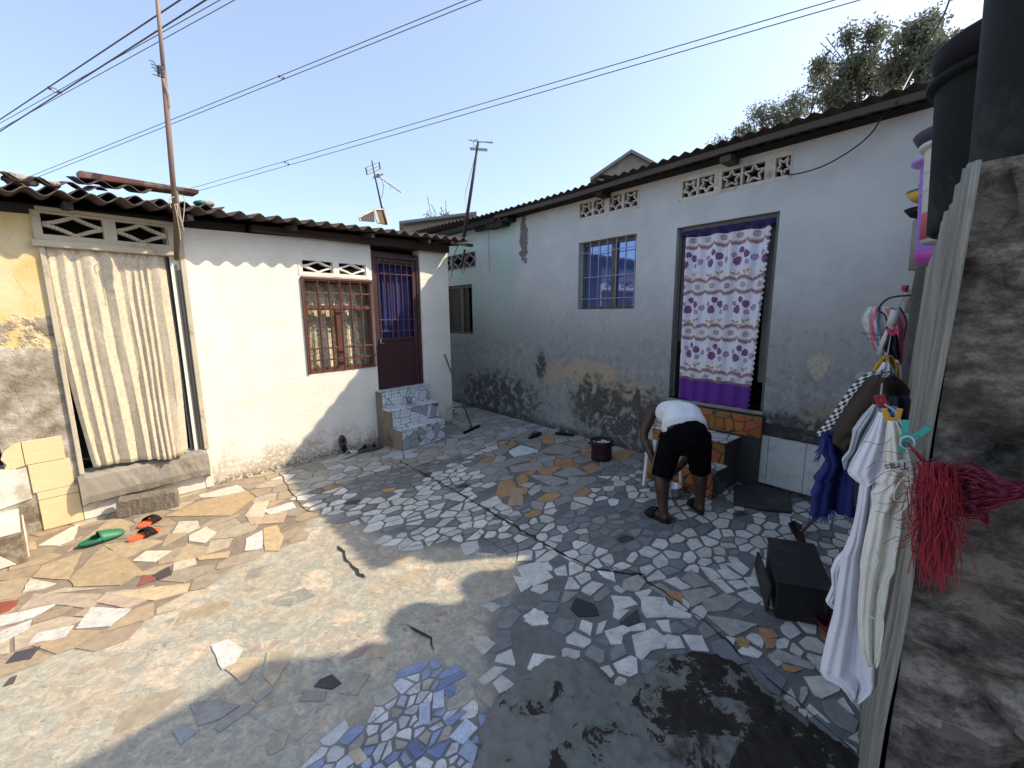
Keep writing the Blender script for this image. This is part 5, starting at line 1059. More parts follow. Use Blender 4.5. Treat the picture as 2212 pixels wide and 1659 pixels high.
for k in range(7):                                         # single threads over the shirts
    x0, y0 = 620+rs.uniform(-40, 120), 1200+k*75; P = [at(*cC((x0-q*36+8*math.sin(q), y0+25*math.sin(q*.9+k)+q*10))[0], 1.12) for q in range(6)]; strand(f, P, .0006)
ro = thing('raffia_bundle', 'bundle of frayed red raffia tied round the end of the stone wall', 'raffia bundle', at(*cC((900,1450))[0], 1.06), FC)
f.build('frayed_tuft', MT['raffia'], ro)
for k in range(330):                                       # twisted band to the right
    o_ = rs.gauss(0, 1); P = []
    for q in range(9): e = q/8; P.append(at(*cC((960+e*760, 1520+38*math.sin(e*3.0+.4)+o_*(42+25*math.sin(e*7))+14*math.sin(e*16+k)))[0], 1.07+rs.gauss(0,.008)-.02*e))
    strand(g, P, rs.uniform(.001, .0022))
for k in range(150):
    P = [at(*cC((970+q*48+rs.gauss(0,6), 1500+q*36+rs.gauss(0,10)+8*k/150*q))[0], 1.06+rs.gauss(0,.006)) for q in range(7)]; strand(g, P, .0010)
g.build('twisted_band', MT['raffiadark'], ro)
# ------------------------------------------------------------------ person bending over a pot
PF = np.array([.374, .927, 0]); PF /= np.linalg.norm(PF); PR = np.array([PF[1], -PF[0], 0]); P0 = np.array([1.47, 3.62, 0])
def pp(x, y, d=0.):                                        # sight line met at d metres behind the feet
    r = ray(x, y); return CAMP + r*(((P0+PF*d-CAMP)@PF)/(r@PF))
def ell_ring(c, a, ra, b, rb, n=18, p=2.3):
    out = []
    for k in range(n):
        t_ = 2*math.pi*k/n; ct, st_ = math.cos(t_), math.sin(t_); out.append(np.array(c)+np.array(a)*ra*math.copysign(abs(ct)**(2/p), ct)+np.array(b)*rb*math.copysign(abs(st_)**(2/p), st_))
    return out
def limb(mb, pts_, rs_, n=12, k=5):
    P = catm(pts_, k); R = np.interp(np.linspace(0, 1, len(P)), np.linspace(0, 1, len(rs_)), rs_); mb.tube(P, R, n)
def ball(mb, c, rx, ry=None, rz=None, ax=None, n=14):
    ry = ry or rx; rz = rz or rx; X_, Y_, Z_ = ax if ax is not None else (PR, PF, np.array((0,0,1.)))
    rings = []
    for i in range(1, n):
        a = math.pi*i/n; rings.append([np.array(c)+X_*rx*math.sin(a)*math.cos(2*math.pi*k/16)+Y_*ry*math.sin(a)*math.sin(2*math.pi*k/16)+Z_*rz*math.cos(a) for k in range(16)])
    mb.loft(rings)
UZ = np.array((0, 0, 1.))
pel = pp(1479, 930, -.02); mid = pp(1474, 898, .18); ch = pp(1458, 893, .40); nk = pp(1445, 900, .54)
perp = lambda a, b: (lambda d: (lambda q: q/np.linalg.norm(q))(np.cross(np.cross(d, UZ if abs(d[2]) < .9*np.linalg.norm(d) else PF), d)))(np.array(b)-np.array(a))
aLk, aRk = pp(1433, 1104, -.17), pp(1512, 1090, .13)
aLk[2] = .075; aRk[2] = .075
kL, kR = pp(1429, 1024, -.10), pp(1513, 1012, .16); hL, hR = pp(1452, 944, -.03), pp(1508, 942, .03)
shL, shR = pp(1409, 892, .42), pp(1494, 897, .52); elL, elR = pp(1391, 943, .36), pp(1500, 975, .42); wrL, wrR = pp(1413, 1000, .24), pp(1452, 1024, .20)
b_ = MB()
limb(b_, [hL, lerp(hL, kL, .5), kL, lerp(kL, aLk, .3)+PF*-.012, lerp(kL, aLk, .7), aLk], [.088,.080,.060,.060,.046,.040])
limb(b_, [hR, lerp(hR, kR, .5), kR, lerp(kR, aRk, .3)+PF*-.012, lerp(kR, aRk, .7), aRk], [.088,.080,.060,.060,.046,.040])
rg = []
for c_, ra, rb in ((pp(1480, 968, -.01), .10, .08), (pel, .158, .120), (mid, .150, .112), (ch, .168, .112), (pp(1452, 896, .49), .145, .090), (nk, .06, .055)):
    rg.append((c_, ra, rb))
def torso(mb, rg, grow=0.):
    P = [r[0] for r in rg]; rings = []
    for i, (c_, ra, rb) in enumerate(rg):
        d = P[min(i+1, len(P)-1)]-P[max(i-1, 0)]; d /= np.linalg.norm(d); a = PR - d*(PR@d); a /= np.linalg.norm(a); q = np.cross(a, d); rings.append(ell_ring(c_, a, ra+grow, q, rb+grow, 22))
    mb.loft(rings)
torso(b_, rg)
ball(b_, shL, .060); ball(b_, shR, .060)
limb(b_, [shL, lerp(shL, elL, .5)+PR*-.012, elL, lerp(elL, wrL, .35), wrL], [.054,.050,.040,.041,.026])
limb(b_, [shR, lerp(shR, elR, .5), elR, lerp(elR, wrR, .35), wrR], [.054,.050,.040,.041,.026])
hd_ = pp(1444, 945, .66); limb(b_, [nk, lerp(nk, hd_, .5), hd_], [.055,.055,.06]); 
fdir = np.array(PF*.2-UZ*.98); fdir = PF*(-.55)+UZ*(-.35); fdir /= np.linalg.norm(fdir); up_ = (hd_-nk); up_ -= fdir*(up_@fdir); up_ /= np.linalg.norm(up_); sd_ = np.cross(up_, fdir)
ball(b_, hd_+up_*.05, .076, .098, .112, (sd_, fdir, up_)); ball(b_, hd_+fdir*.06-up_*.02, .055, .05, .06, (sd_, fdir, up_)); ball(b_, hd_+fdir*.106+up_*.012, .014, .018, .022, (sd_, fdir, up_))
ball(b_, hd_+fdir*.095-up_*.035, .026, .014, .010, (sd_, fdir, up_))
for s_ in (-1, 1): ball(b_, hd_+sd_*.080*s_+up_*.03, .010, .020, .030, (sd_, fdir, up_)); ball(b_, hd_+sd_*.032*s_+fdir*.086+up_*.045, .016, .010, .010, (sd_, fdir, up_))
def hand(mb, w_, d, side):                                 # palm and five curled fingers
    d = d/np.linalg.norm(d); s_ = np.cross(d, PF); s_ /= np.linalg.norm(s_); n_ = np.cross(s_, d)*side
    pc = w_+d*.045; ball(mb, pc, .036, .016, .046, (s_, n_, d))
    for k, (o_, L) in enumerate(((-.028,.066),(-.010,.076),(.010,.072),(.027,.058))):
        a = w_+d*.078+s_*o_; p1 = a+d*L*.40+n_*L*.12; p2 = p1+d*L*.26+n_*L*.24; p3 = p2+d*L*.08+n_*L*.26; mb.tube(catm([w_+d*.05+s_*o_*.8, a, p1, p2, p3], 3), [.010]*4+[.0092]*4+[.0086]*4+[.0075], 8)
    a = w_+d*.028-s_*.030; mb.tube(catm([w_+d*.015-s_*.014, a, a+d*.028-s_*.016+n_*.012, a+d*.050-s_*.012+n_*.026], 3), [.012,.012,.0115,.011,.0105,.010,.010,.0095,.009,.008], 8)
hand(b_, wrL, wrL-lerp(elL, wrL, .5), 1); hand(b_, wrR, wrR-lerp(elR, wrR, .5), 1)
def foot(mb, a_, hv):
    hv = np.array(hv, float); hv /= np.linalg.norm(hv); sv = np.array((-hv[1], hv[0], 0)); rings = []
    for x, w_, h, z in ((-.055,.020,.020,.05),(-.045,.032,.034,.052),(-.01,.036,.052,.058),(.05,.038,.042,.055),(.10,.042,.030,.046),(.145,.046,.021,.040),(.175,.042,.016,.036),(.192,.028,.011,.033)):
        rings.append([np.array((a_[0], a_[1], z-.002))+hv*x+sv*w_*math.cos(2*math.pi*k/12)+UZ*h*.9*math.sin(2*math.pi*k/12) for k in range(12)])
    mb.loft(rings)
hvL = np.array(gnd(1380, 1092)[:2]-gnd(1434, 1121)[:2]); hvL = (hvL[0], hvL[1], 0); hvR = np.array(gnd(1489, 1068)[:2]-gnd(1518, 1100)[:2]); hvR = (hvR[0], hvR[1], 0)
foot(b_, aLk, hvL); foot(b_, aRk, hvR)
PER = thing('person', 'person bending over a pot in white tank top, black shorts and black slides', 'person', P0)
bo = b_.build('body', MT['skin'], PER, smooth=True); join_remesh(bo, .0065, 5)
f = MB(); torso(f, [(pp(1480, 938, .0), .150, .115)]+[(lerp(pel, mid, .15), .172, .140)]+rg[2:5]+[(lerp(rg[4][0], nk, .5), .095, .07)], .014)
for s_ in (shL, shR): limb(f, [lerp(s_, ch, .8)+UZ*.02, lerp(s_, ch, .45)+UZ*.02], [.085,.070])
o = f.build('tank_top', MT['whiteknit'], PER, smooth=True); join_remesh(o, .009, 5)
f = MB(); torso(f, [(pp(1480, 975, .0), .13, .09), (pp(1480, 950, -.02), .176, .138), (pp(1480, 930, -.01), .170, .134), (lerp(pel, mid, .10), .163, .126)], .008)
for h_, k_, w_ in ((hL, kL, -1), (hR, kR, 1)): limb(f, [h_+UZ*.02, lerp(h_, k_, .5), lerp(h_, k_, 1.0)-UZ*.02], [.110,.106,.094])
o = f.build('shorts', MT['blackcloth'], PER, smooth=True); join_remesh(o, .009, 14)
f = MB(); f.tube(catm([hL-PR*.105-PF*.05, lerp(hL, kL, .5)-PR*.098-PF*.055, kL-PR*.088-PF*.05], 5), .011, 6, flat=.4); f.build('side_stripe', simple('taupe_piping', (.16,.11,.10), .9, .1), PER, smooth=True)
ball_h = MB(); ball(ball_h, hd_+up_*.062-fdir*.008, .082, .100, .104, (sd_, fdir, up_)); ball_h.build('hair', MT['blackrubber'], PER, smooth=True)
def outline(L, W, n=26, heel=.8):
    P = []
    for k in range(n):
        t_ = 2*math.pi*k/n; x = math.cos(t_); y = math.sin(t_); wd = W/2*(1.0+.18*x-(.16*math.exp(-((x+.15)/.35)**2)))*(1 if x > 0 else heel+.2*(1+x)); P.append((x*L/2, y*wd*abs(1)**1, 0))
    return P
def slide(name, lab, cat_, c_, hv, L=.27, W=.10, sole='blackrubber', strap='blackrubber', kind_='band', z0=.006, lean=None, group=None, parent=None):
    hv = np.array([hv[0], hv[1], 0.]); hv /= np.linalg.norm(hv); sv = np.array((-hv[1], hv[0], 0)); c_ = np.array([c_[0], c_[1], z0])
    if lean is None: X_, Y_, Z_ = hv, sv, UZ
    else: X_, Y_, Z_ = lean
    th_ = parent or thing(name, lab, cat_, c_, None, group)
    f = MB(); O = outline(L, W); f.loft([[c_+X_*x*s_+Y_*y*s_+Z_*z for x, y, _ in O] for s_, z in ((.95,0),(1,.006),(1,.018),(.97,.024))]); f.build('sole', MT[sole], th_, smooth=False, bevel=.001)
    f = MB()
    if kind_ == 'band':
        for off in ((.02,.10),):
            G = []
            for i in range(10):
                x = L*lerp(off[0], off[0]+.24, i/9); w_ = W*.54*(1+.1*i/9); hh = .092-.026*i/9
                G.append([c_+X_*x+Y_*w_*math.cos(math.pi*k/12)+Z_*(.010+hh*math.sin(math.pi*k/12)) for k in range(13)])
            f.grid(G)
        f.build('strap', MT[strap], th_, smooth=True, solid=.004)
    elif kind_ == 'thong':
        T_ = c_+X_*L*.30+Z_*.024
        for s_ in (-1, 1): f.tube(catm([T_, T_+Z_*.025-X_*.02+Y_*.012*s_, c_+X_*L*.08+Y_*W*.33*s_+Z_*.045, c_-X_*L*.08+Y_*W*.44*s_+Z_*.016], 4), [.006]*6+[.008]*7, 6, flat=.6)
        f.build('strap', MT[strap], th_, smooth=True)
    elif kind_ == 'cross':
        for s_ in (-1, 1):
            G = []
            for i in range(5):
                x0_ = L*(.0+.05*i/4*2); row = []
                for k in range(13):
                    q = k/12; row.append(c_+X_*(L*(lerp(.00, .22, q) if s_ > 0 else lerp(.22, .0, q))+(i-2)*.011)+Y_*W*.54*math.cos(math.pi*q)+Z_*(.010+(.052 if s_ > 0 else .048)*math.sin(math.pi*q)))
                G.append(row)
            f.grid(G)
        f.build('strap', MT[strap], th_, smooth=True, solid=.004)
    elif kind_ == 'clog':
        G = []
        for i in range(15):
            q = i/14; x = L*lerp(-.05, .49, q); w_ = W*.52*(1-.0*q)*math.sqrt(max(.02, 1-max(0, (q-.55)/.47)**2)); hh = (.062*(1-q)**.55+.012) if q < .98 else .006
            G.append([c_+X_*x+Y_*w_*math.cos(math.pi*k/14)+Z_*(.012+hh*math.sin(math.pi*k/14)) for k in range(15)])
        f.grid(G); f.build('upper', MT[strap], th_, smooth=True, solid=.004)
        f = MB(); f.tube([c_-X_*L*.05+Y_*W*.50*math.cos(math.pi*k/12)+Z_*(.014+.070*math.sin(math.pi*k/12)) for k in range(13)], .004, 6); f.build('collar', MT[strap], th_, smooth=True)
        f = MB()
        if lean is None:
            G = [[c_-X_*L*(.05+.43*math.sin(math.pi*q/10*.5+ .0)*1.0)*(1 if True else 0)+Y_*W*.5*s_*math.cos(math.pi*q/10*.5)+Z_*(.012+h_*(1-.5*math.sin(math.pi*q/10*.5))) for h_ in (.0,.02,.036)] for s_ in (-1, 1) for q in (range(11) if s_ < 0 else range(10, -1, -1))]
            f.grid(G); f.build('heel_rim', MT[strap], th_, smooth=True, solid=.004)
    return th_
slide('s', None, None, (aLk+np.array(hvL)/np.linalg.norm(hvL)*.065)[:2], hvL, .285, .11, parent=PER); slide('s', None, None, (aRk+np.array(hvR)/np.linalg.norm(hvR)*.065)[:2], hvR, .285, .11, parent=PER)
for nm_, st_, sc_2 in (('tank_top', .022, .10), ('shorts', .018, .07)):
    tx = bpy.data.textures.new(nm_+'_creases', 'CLOUDS'); tx.noise_scale = sc_2; tx.noise_depth = 3
    q = bpy.data.objects[nm_].modifiers.new('creases', 'DISPLACE'); q.texture = tx; q.strength = st_; q.mid_level = .5
# pot and plastic chair beside the steps
g0 = gnd(1447, 1076); pot = thing('cooking_pot', 'aluminium cooking pot with black handles on the paving behind the leg', 'pot', g0)
g0 = np.array(g0); cpt = g0+PF*.06; cpt[2] = .008; f = MB(); lathe(f, cpt, [(.085,0),(.098,.01),(.10,.03),(.102,.095),(.109,.10),(.108,.106),(.098,.10),(.095,.02),(.02,.012)]); f.build('body', MT['steel'], pot, smooth=True)
for s_ in (-1, 1):
    f = MB(); f.tube(catm([cpt+PR*s_*.10+PF*.03+UZ*.085, cpt+PR*s_*.145+PF*.02+UZ*.088, cpt+PR*s_*.145-PF*.02+UZ*.088, cpt+PR*s_*.10-PF*.03+UZ*.085], 4), .007, 6); f.build('handle', MT['blackrubber'], pot, smooth=True)
CH = thing('plastic_chair', 'white plastic chair seen between the arm and the shorts of the bending person', 'chair', pp(1432, 1010, .55)*[1,1,0])
q0 = pp(1436, 1040, .62); q0[2] = 0; q0 = q0-PR*.02
f = MB(); f.hexa([q0-PR*.18-PF*.02+UZ*.38, q0+PR*.18-PF*.02+UZ*.38, q0+PR*.18+PF*.32+UZ*.38, q0-PR*.18+PF*.32+UZ*.38, q0-PR*.19-PF*.03+UZ*.41, q0+PR*.19-PF*.03+UZ*.41, q0+PR*.19+PF*.33+UZ*.41, q0-PR*.19+PF*.33+UZ*.41]); f.build('seat', MT['chair'], CH, bevel=.01)
for a_, b2_ in ((-.16,0),(.16,0),(-.16,.30),(.16,.30)):
    f = MB(); f.bar(q0+PR*a_*1.15+PF*(b2_+(.03 if b2_ else -.03)), q0+PR*a_+PF*b2_+UZ*.385, .035, .03); f.build('leg', MT['chair'], CH, bevel=.004)
for k in range(3):
    f = MB(); x = (-.14,.0,.14)[k]; f.bar(q0+PR*x+UZ*.41+PF*-.01, q0+PR*x*1.1+UZ*.72-PF*.06, .06, .012, up=PF); f.build('back_slat', MT['chair'], CH, bevel=.003)
f = MB(); f.bar(q0-PR*.20+UZ*.73-PF*.065, q0+PR*.20+UZ*.73-PF*.065, .03, .07); f.build('back_rail', MT['chair'], CH, bevel=.01)
f = MB(); a_ = pp(1405, 950, .30); b2_ = pp(1413, 1000, .34); f.tube([a_, b2_], .013, 10); o = f.build('stirring_stick', MT['darkpipe'], smooth=True); tag(o, 'short dark stick held upright in the left hand of the bending person', 'stick')
# ------------------------------------------------------------------ charcoal stove
g0 = np.array(gnd(1297, 995)); sc_ = g0+PF*.05; sc_[2] = .006
ST = thing('charcoal_stove', 'round maroon metal charcoal stove filled with white ash', 'stove', sc_)
f = MB(); lathe(f, sc_, [(.118,0),(.125,.006),(.125,.205),(.130,.21),(.138,.216),(.136,.232),(.122,.232),(.118,.20),(.02,.195)]); f.build('body', MT['stove'], ST, smooth=True)
f = MB(); f.tube([sc_+np.array((math.cos(k*.2618)*.136, math.sin(k*.2618)*.136, .238)) for k in range(25)], .010, 8, cap=False); f.build('rim', MT['blackbox'], ST, smooth=True)
for s_ in (-1, 1): f = MB(); f.bar(sc_+PR*s_*.125+UZ*.19, sc_+PR*s_*.165+UZ*.19, .03, .02); f.build('handle', MT['blackbox'], ST, bevel=.003)
f = MB(); f.hexa([sc_-PF*.128+PR*x+UZ*z+PF*y for z in (.045,.095) for x, y in ((-.045,.0),(.055,.006),(.055,.03),(-.045,.03))]); f.build('air_door', MT['blackbox'], ST)
f = MB()
for k in range(26): r = math.sqrt(random.random())*.10; a = random.random()*6.28; c_ = sc_+np.array((r*math.cos(a), r*math.sin(a), .212+random.uniform(0,.012))); ball(f, c_, random.uniform(.012,.024), random.uniform(.010,.02), random.uniform(.008,.014), n=6)
f.build('ash_coals', MT['ash'], ST)
# ------------------------------------------------------------------ black cabinet, hoe, slab, red bowl
cE = lambda *p: full(2800, 1950, 2.5517, *p)
def zat(P, y):                                             # height above ground point P whose picture row is y
    lo, hi = -.5, 3
    for _ in range(40):
        m_ = (lo+hi)/2
        if proj((P[0], P[1], m_))[1] > y: lo = m_
        else: hi = m_
    return lo
A0 = np.array(gnd(*cE((635,1238))[0])); 
hz_ = zat(A0, cE((652,862))[0][1]); A1 = np.array(gnd(*cE((1215,955))[0], hz_)); A1[2] = 0; B0 = np.array(gnd(*cE((575,425))[0], hz_)); B0[2] = 0
ux = (A1-A0); uy = (B0-A0); uy = uy - ux*(uy@ux)/(ux@ux)*.0
CB = thing('metal_cabinet', 'sooty black metal box with an open side door on the paving by the clothes line', 'cabinet', A0)
f = MB(); c4 = [A0, A1, A1+uy, B0]; f.hexa([p+UZ*.008 for p in c4]+[p+UZ*(hz_-.012) for p in c4]); f.build('body', MT['blackbox'], CB, bevel=.006)
f = MB(); e1, e2 = ux/np.linalg.norm(ux), uy/np.linalg.norm(uy); f.hexa([p+UZ*(hz_-.0115) for p in (A0-e1*.008-e2*.01, A1+e1*.01-e2*.01, A1+uy+e1*.01+e2*.01, B0-e1*.008+e2*.01)]+[p+UZ*hz_ for p in (A0-e1*.008-e2*.01, A1+e1*.01-e2*.01, A1+uy+e1*.01+e2*.01, B0-e1*.008+e2*.01)]); f.build('lid', MT['blackbox'], CB, bevel=.003)
f = MB(); f.hexa([A0-e1*.045+e2*.02+UZ*.02, A0-e1*.03+e2*.02+UZ*.02, B0-e1*.06+UZ*.03-e2*.03, B0-e1*.075+UZ*.03-e2*.03, A0-e1*.035+e2*.02+UZ*(hz_-.05), A0-e1*.02+e2*.02+UZ*(hz_-.05), B0-e1*.05+UZ*(hz_-.10)-e2*.03, B0-e1*.065+UZ*(hz_-.10)-e2*.03]); f.build('open_door', MT['blackbox'], CB, bevel=.004)
HO = thing('hoe', 'old iron hoe with a short wooden handle lying against the black box', 'hoe', gnd(*cE((900,470))[0]))
h0 = [np.array(gnd(*cE(p)[0], z)) for p, z in (((770,285),.14),((830,252),.15),((945,480),.02),((860,455),.02))]
f = MB(); f.prism(h0, np.array((.006,.003,.0))); f.build('blade', MT['blackbox'], HO)
h1 = [np.array(gnd(*cE(p)[0], z)) for p, z in (((835,255),.15),((910,300),.11),((955,480),.02),((900,470),.05))]
f = MB(); f.prism(h1, np.array((.004,.006,.0))); f.build('socket', simple('rusty_iron', (.10,.055,.035), .8, .4, 14), HO)
f = MB(); f.tube([np.array(gnd(*cE((905,365))[0], .10)), np.array(gnd(*cE((1085,205))[0], .16))], [.014,.011], 10); f.build('handle', MT['greywood'], HO, smooth=True)
cF = lambda *p: full(2300, 1400, 2.194, *p)
S4 = [np.array(gnd(*cF(p)[0], .035)) for p in ((1295,1120),(1540,1100),(1775,1190),(1795,1345),(1560,1320),(1290,1270))]
f = MB(); f.prism([p*np.array((1,1,0))+UZ*.008 for p in S4], UZ*.032); o = f.build('wet_slab', MT['wetslab'], bevel=.008); tag(o, 'dark wet stone slab lying at the foot of the marble tiled plinth', 'slab')
f = MB(); c_ = np.array(gnd(*cE((1165,1425))[0])); lathe(f, c_+np.array((.06,.03,.006)), [(.05,0),(.06,.01),(.10,.07),(.105,.075),(.098,.07),(.05,.012)], 28); o = f.build('red_bowl', MT['redin'], smooth=True); tag(o, 'red plastic bowl half hidden behind the hanging shirts', 'bowl')
# ------------------------------------------------------------------ footwear, block, broom
gp = lambda x, y: np.array(gnd(x, y))
def pair(c1, c2): a, b = gp(*c1), gp(*c2); return ((a+b)/2)[:2], (b-a)[:2], float(np.linalg.norm((b-a)[:2]))
def shoe(heel, toe, *a, W=.105, **k):
    c_, h_, L = pair(heel, toe); return slide(a[0], a[1], a[2], c_, h_, L, W, **k)
shoe((168,1187), (270,1152), 'green_clog', 'single green rubber clog on the sunlit paving', 'clog', sole='greenclog', strap='greenclog', kind_='clog', W=.12)
shoe((299,1144), (346,1120), 'orange_slide', 'orange slide with black straps, the one nearer the sand cement block', 'slide', sole='orangesole', strap='blackrubber', kind_='cross', group='pair of orange slides', W=.11)
shoe((275,1174), (346,1146), 'orange_slide', 'orange slide with black straps, the one farther from the block beside the green clog', 'slide', sole='orangesole', strap='blackrubber', kind_='cross', group='pair of orange slides', W=.115)
shoe((1142,950), (1168,937), 'flip_flop', 'black flip flop, the left one of two near the grey wall', 'flip flop', kind_='thong', group='black flip flops', W=.10)
shoe((1240,943), (1199,938), 'flip_flop', 'black flip flop, the right one close to the foot of the grey wall', 'flip flop', kind_='thong', group='black flip flops', W=.10)
c7 = lambda *p: full(1000, 1400, 2.194, *p)
shoe(c7((765,905))[0], c7((888,845))[0], 'white_clog', 'small dirty white clog lying below the upright violet clog', 'clog', sole='whitefoam', strap='whitefoam', kind_='clog', W=.085)
shoe(c7((905,850))[0], c7((1030,800))[0], 'grey_slipper', 'grey foam slipper, the left one of two by the tiled steps', 'slipper', sole='greyfoam', strap='greyfoam', kind_='clog', W=.10)
shoe(c7((985,835))[0], c7((1110,790))[0], 'grey_slipper', 'grey foam slipper, the right one touching the tiled steps', 'slipper', sole='greyfoam', strap='greyfoam', kind_='clog', W=.10)
u, z = FA.uz(740, 963, .05); tl = math.radians(12)
up2 = UZ*math.cos(tl)-FA.n*math.sin(tl); c_ = FA(u, .085, 0)+up2*.13
vc_ = slide('violet_clog', 'dark violet foam clog standing upright against the cream wall', 'clog', c_[:2], (1,0), .25, .105, sole='purplefoam', strap='purplefoam', kind_='none', z0=float(c_[2]), lean=(up2, FA.u, np.cross(up2, FA.u)*-1))
nn = np.cross(up2, FA.u)*-1; nn = nn if nn@FA.n > 0 else -nn; f = MB()
cc = np.array([c_[0], c_[1], c_[2]])
for off, r1, r2 in ((-.055,.045,.030),(.05,.022,.018)):
    f.tube([cc+up2*(off+r1*math.cos(k*.349))+FA.u*r2*math.sin(k*.349)+nn*.027 for k in range(19)], .0045, 6, cap=False)
    f.add([cc+up2*(off+r1*.9*math.cos(k*.349))+FA.u*r2*.9*math.sin(k*.349)+nn*.0262 for k in range(18)], [tuple(range(18))])
f.build('openings', MT['blackrubber'], vc_)
# sand-cement block
q1, q2 = gp(255, 1122), gp(386, 1096); d_ = (q2-q1); L_ = np.linalg.norm(d_); d_ /= L_; n_ = np.array((-d_[1], d_[0], 0)); f = MB(); nxb = 22; G = []
bm2 = bmesh.new()
for i in range(nxb+1):
    pr = []
    for k, (y, z) in enumerate([(0,0),(0,.05),(0,.10),(0,.15),(.01,.165),(.06,.168),(.12,.165),(.135,.15),(.137,.10),(.137,.05),(.137,0)]):
        e = (.012 if i in (0, nxb) else 0); pr.append(q1+d_*(L_*i/nxb+(e if i == 0 else -e)*0+.010*mn.noise((k*.9, i*.0+.3*(i in (0,nxb)), 7)))+n_*(y+.008*mn.noise((i*.7,k*.8,1)))+UZ*(.006+z*(1-.15*(i in (0,nxb)))+.008*mn.noise((i*.6,k*.7,4))))
    G.append(pr)
f.grid(G); f.add(G[0], [tuple(range(11))]); f.add(G[-1], [tuple(range(11))[::-1]]); o = f.build('cement_block', MT['brick']); tag(o, 'rough sand cement block lying in front of the curtained doorway', 'block')
# squeegee broom leaning on the corner
BR = thing('floor_squeegee', 'floor squeegee with a green stick leaning on the corner of the cream house', 'squeegee', gp(1018, 932))
hb = gp(1018, 930)+UZ*.03; tp_ = FA.px(960, 765, .03); f = MB(); f.tube([hb+UZ*.05, tp_], .0125, 10); f.build('stick', MT['broomgreen'], BR, smooth=True)
f = MB(); f.bar(gp(1002, 939)+UZ*.03, gp(1036, 923)+UZ*.03, .03, .035); f.build('head', MT['blackrubber'], BR, bevel=.004)
f = MB(); f.tube([hb+UZ*.055, hb-UZ*.0], [.014,.02], 8); f.build('socket', MT['greywood'], BR, smooth=True)
# ------------------------------------------------------------------ roofscape
MP = thing('rusty_mast', 'tall rusty pipe mast tied to the eave beside the curtained doorway', 'mast', FA.px(383, 470, .44))
f = MB(); a_ = FA.px(381, 480, .43); b2_ = FA.px(335, -60, .43); f.tube([a_, lerp(a_, b2_, .62)], .021, 10); f.build('pipe', MT['pipe'], MP, smooth=True)
f = MB(); f.tube([lerp(a_, b2_, .58), b2_], .016, 10); f.build('upper_pipe', simple('pale_rusty_pipe', (.27,.20,.17), .7, .3, 5, stretch=(1,1,.4)), MP, smooth=True)
f = MB(); f.tube([FA.px(377, 412, .40), FA.px(383, 470, .34), FA.px(381, 560, .05)], [.026,.03,.02], 10); f.build('bamboo_post', MT['bamboo'], MP, smooth=True)
f = MB(); k0 = FA.px(348, 155, .43)
for dz in (-.035,-.015,.0,.02,.03): f.tube([k0+UZ*dz+np.array((math.cos(k*.7)*.026, math.sin(k*.7)*.026, .006*math.sin(k*2))) for k in range(10)], .005, 5, cap=False)
for (x, y) in ((323,130),(328,145),(330,160),(333,152),(326,138)): f.tube([k0, FA.px(x+8, y+3, .45), FA.px(x, y, .43)], .004, 5)
f.build('wire_lashing', MT['powerline'], MP)
f = MB()
for pl in ([(376,425),(366,432),(370,450)], [(380,440),(388,455),(392,480),(398,500)], [(383,440),(384,460),(396,488)], [(377,440),(383,470),(388,500),(390,520)], [(352,170),(366,210),(368,232)], [(386,420),(398,428),(396,470),(392,490)]): f = MB(); f.tube(catm([FA.px(x, y, .46) for x, y in pl], 5), .004, 5); f.build('tie_string', MT['string'], MP, smooth=True)
tr_ = MB()
g1, g2 = FA.px(170, 372, -.05), FA.px(425, 412, -.05); e_ = (g2-g1); P = [(0,0),(.0,.012),(.10,.012),(.10,0)]
tr_.hexa([g1+FA.n*.05-UZ*.05, g2+FA.n*.05-UZ*.035, g2-FA.n*.16-UZ*.03, g1-FA.n*.16-UZ*.05, g1+FA.n*.07+UZ*.0, g2+FA.n*.07-UZ*.005, g2-FA.n*.17+UZ*.01, g1-FA.n*.17+UZ*.03]); o = tr_.build('metal_gutter', MT['tin'], F=FA); tag(o, 'loose red oxide metal gutter lying along the roof of the cream house', 'gutter')
rr_ = random.Random(3)
for k, (x, y, s_, mt, lab) in enumerate(((30,362,.075,'greycement','grey stone weighing down the roof at the far left, the leftmost one'),(62,372,.05,'whitetile','pale stone on the roof beside the leftmost grey stone'),(110,378,.05,'greycement','grey stone on the roof left of the red gutter'),(428,423,.045,'greenclog','green lump of rag on the roof just right of the gutter end'),(447,427,.05,'greycement','grey stone on the roof right of the green rag'),(637,446,.03,'greycement','small grey stone at the middle of the cream house roof'),(720,453,.03,'greycement','small grey stone on the roof left of the antenna box'),(787,468,.03,'whitetile','small pale stone on the roof edge under the antenna box'),(868,487,.03,'whitetile','small pale stone on the roof right of the antenna box'))):
    f = MB(); u_ = FA.uz(x, y, .0)[0]; c_ = FA(u_, .0, ez(u_)+.055+(.06 if u_ < .3 else 0)+s_*.35); ball(f, c_, s_*1.3, s_, s_*.6, n=7); f.v = [tuple(np.array(v)+.25*s_*np.array((mn.noise(tuple(q*20 for q in v)), mn.noise(tuple(q*21+3 for q in v)), mn.noise(tuple(q*22+7 for q in v))))) for v in f.v]
    o = f.build('roof_rag' if 'rag on' in lab or 'rag ' in lab and 'green lump' in lab else 'roof_stone', MT[mt]); tag(o, lab, 'rag' if 'green lump' in lab else 'stone', 'stones and rags on the roof')
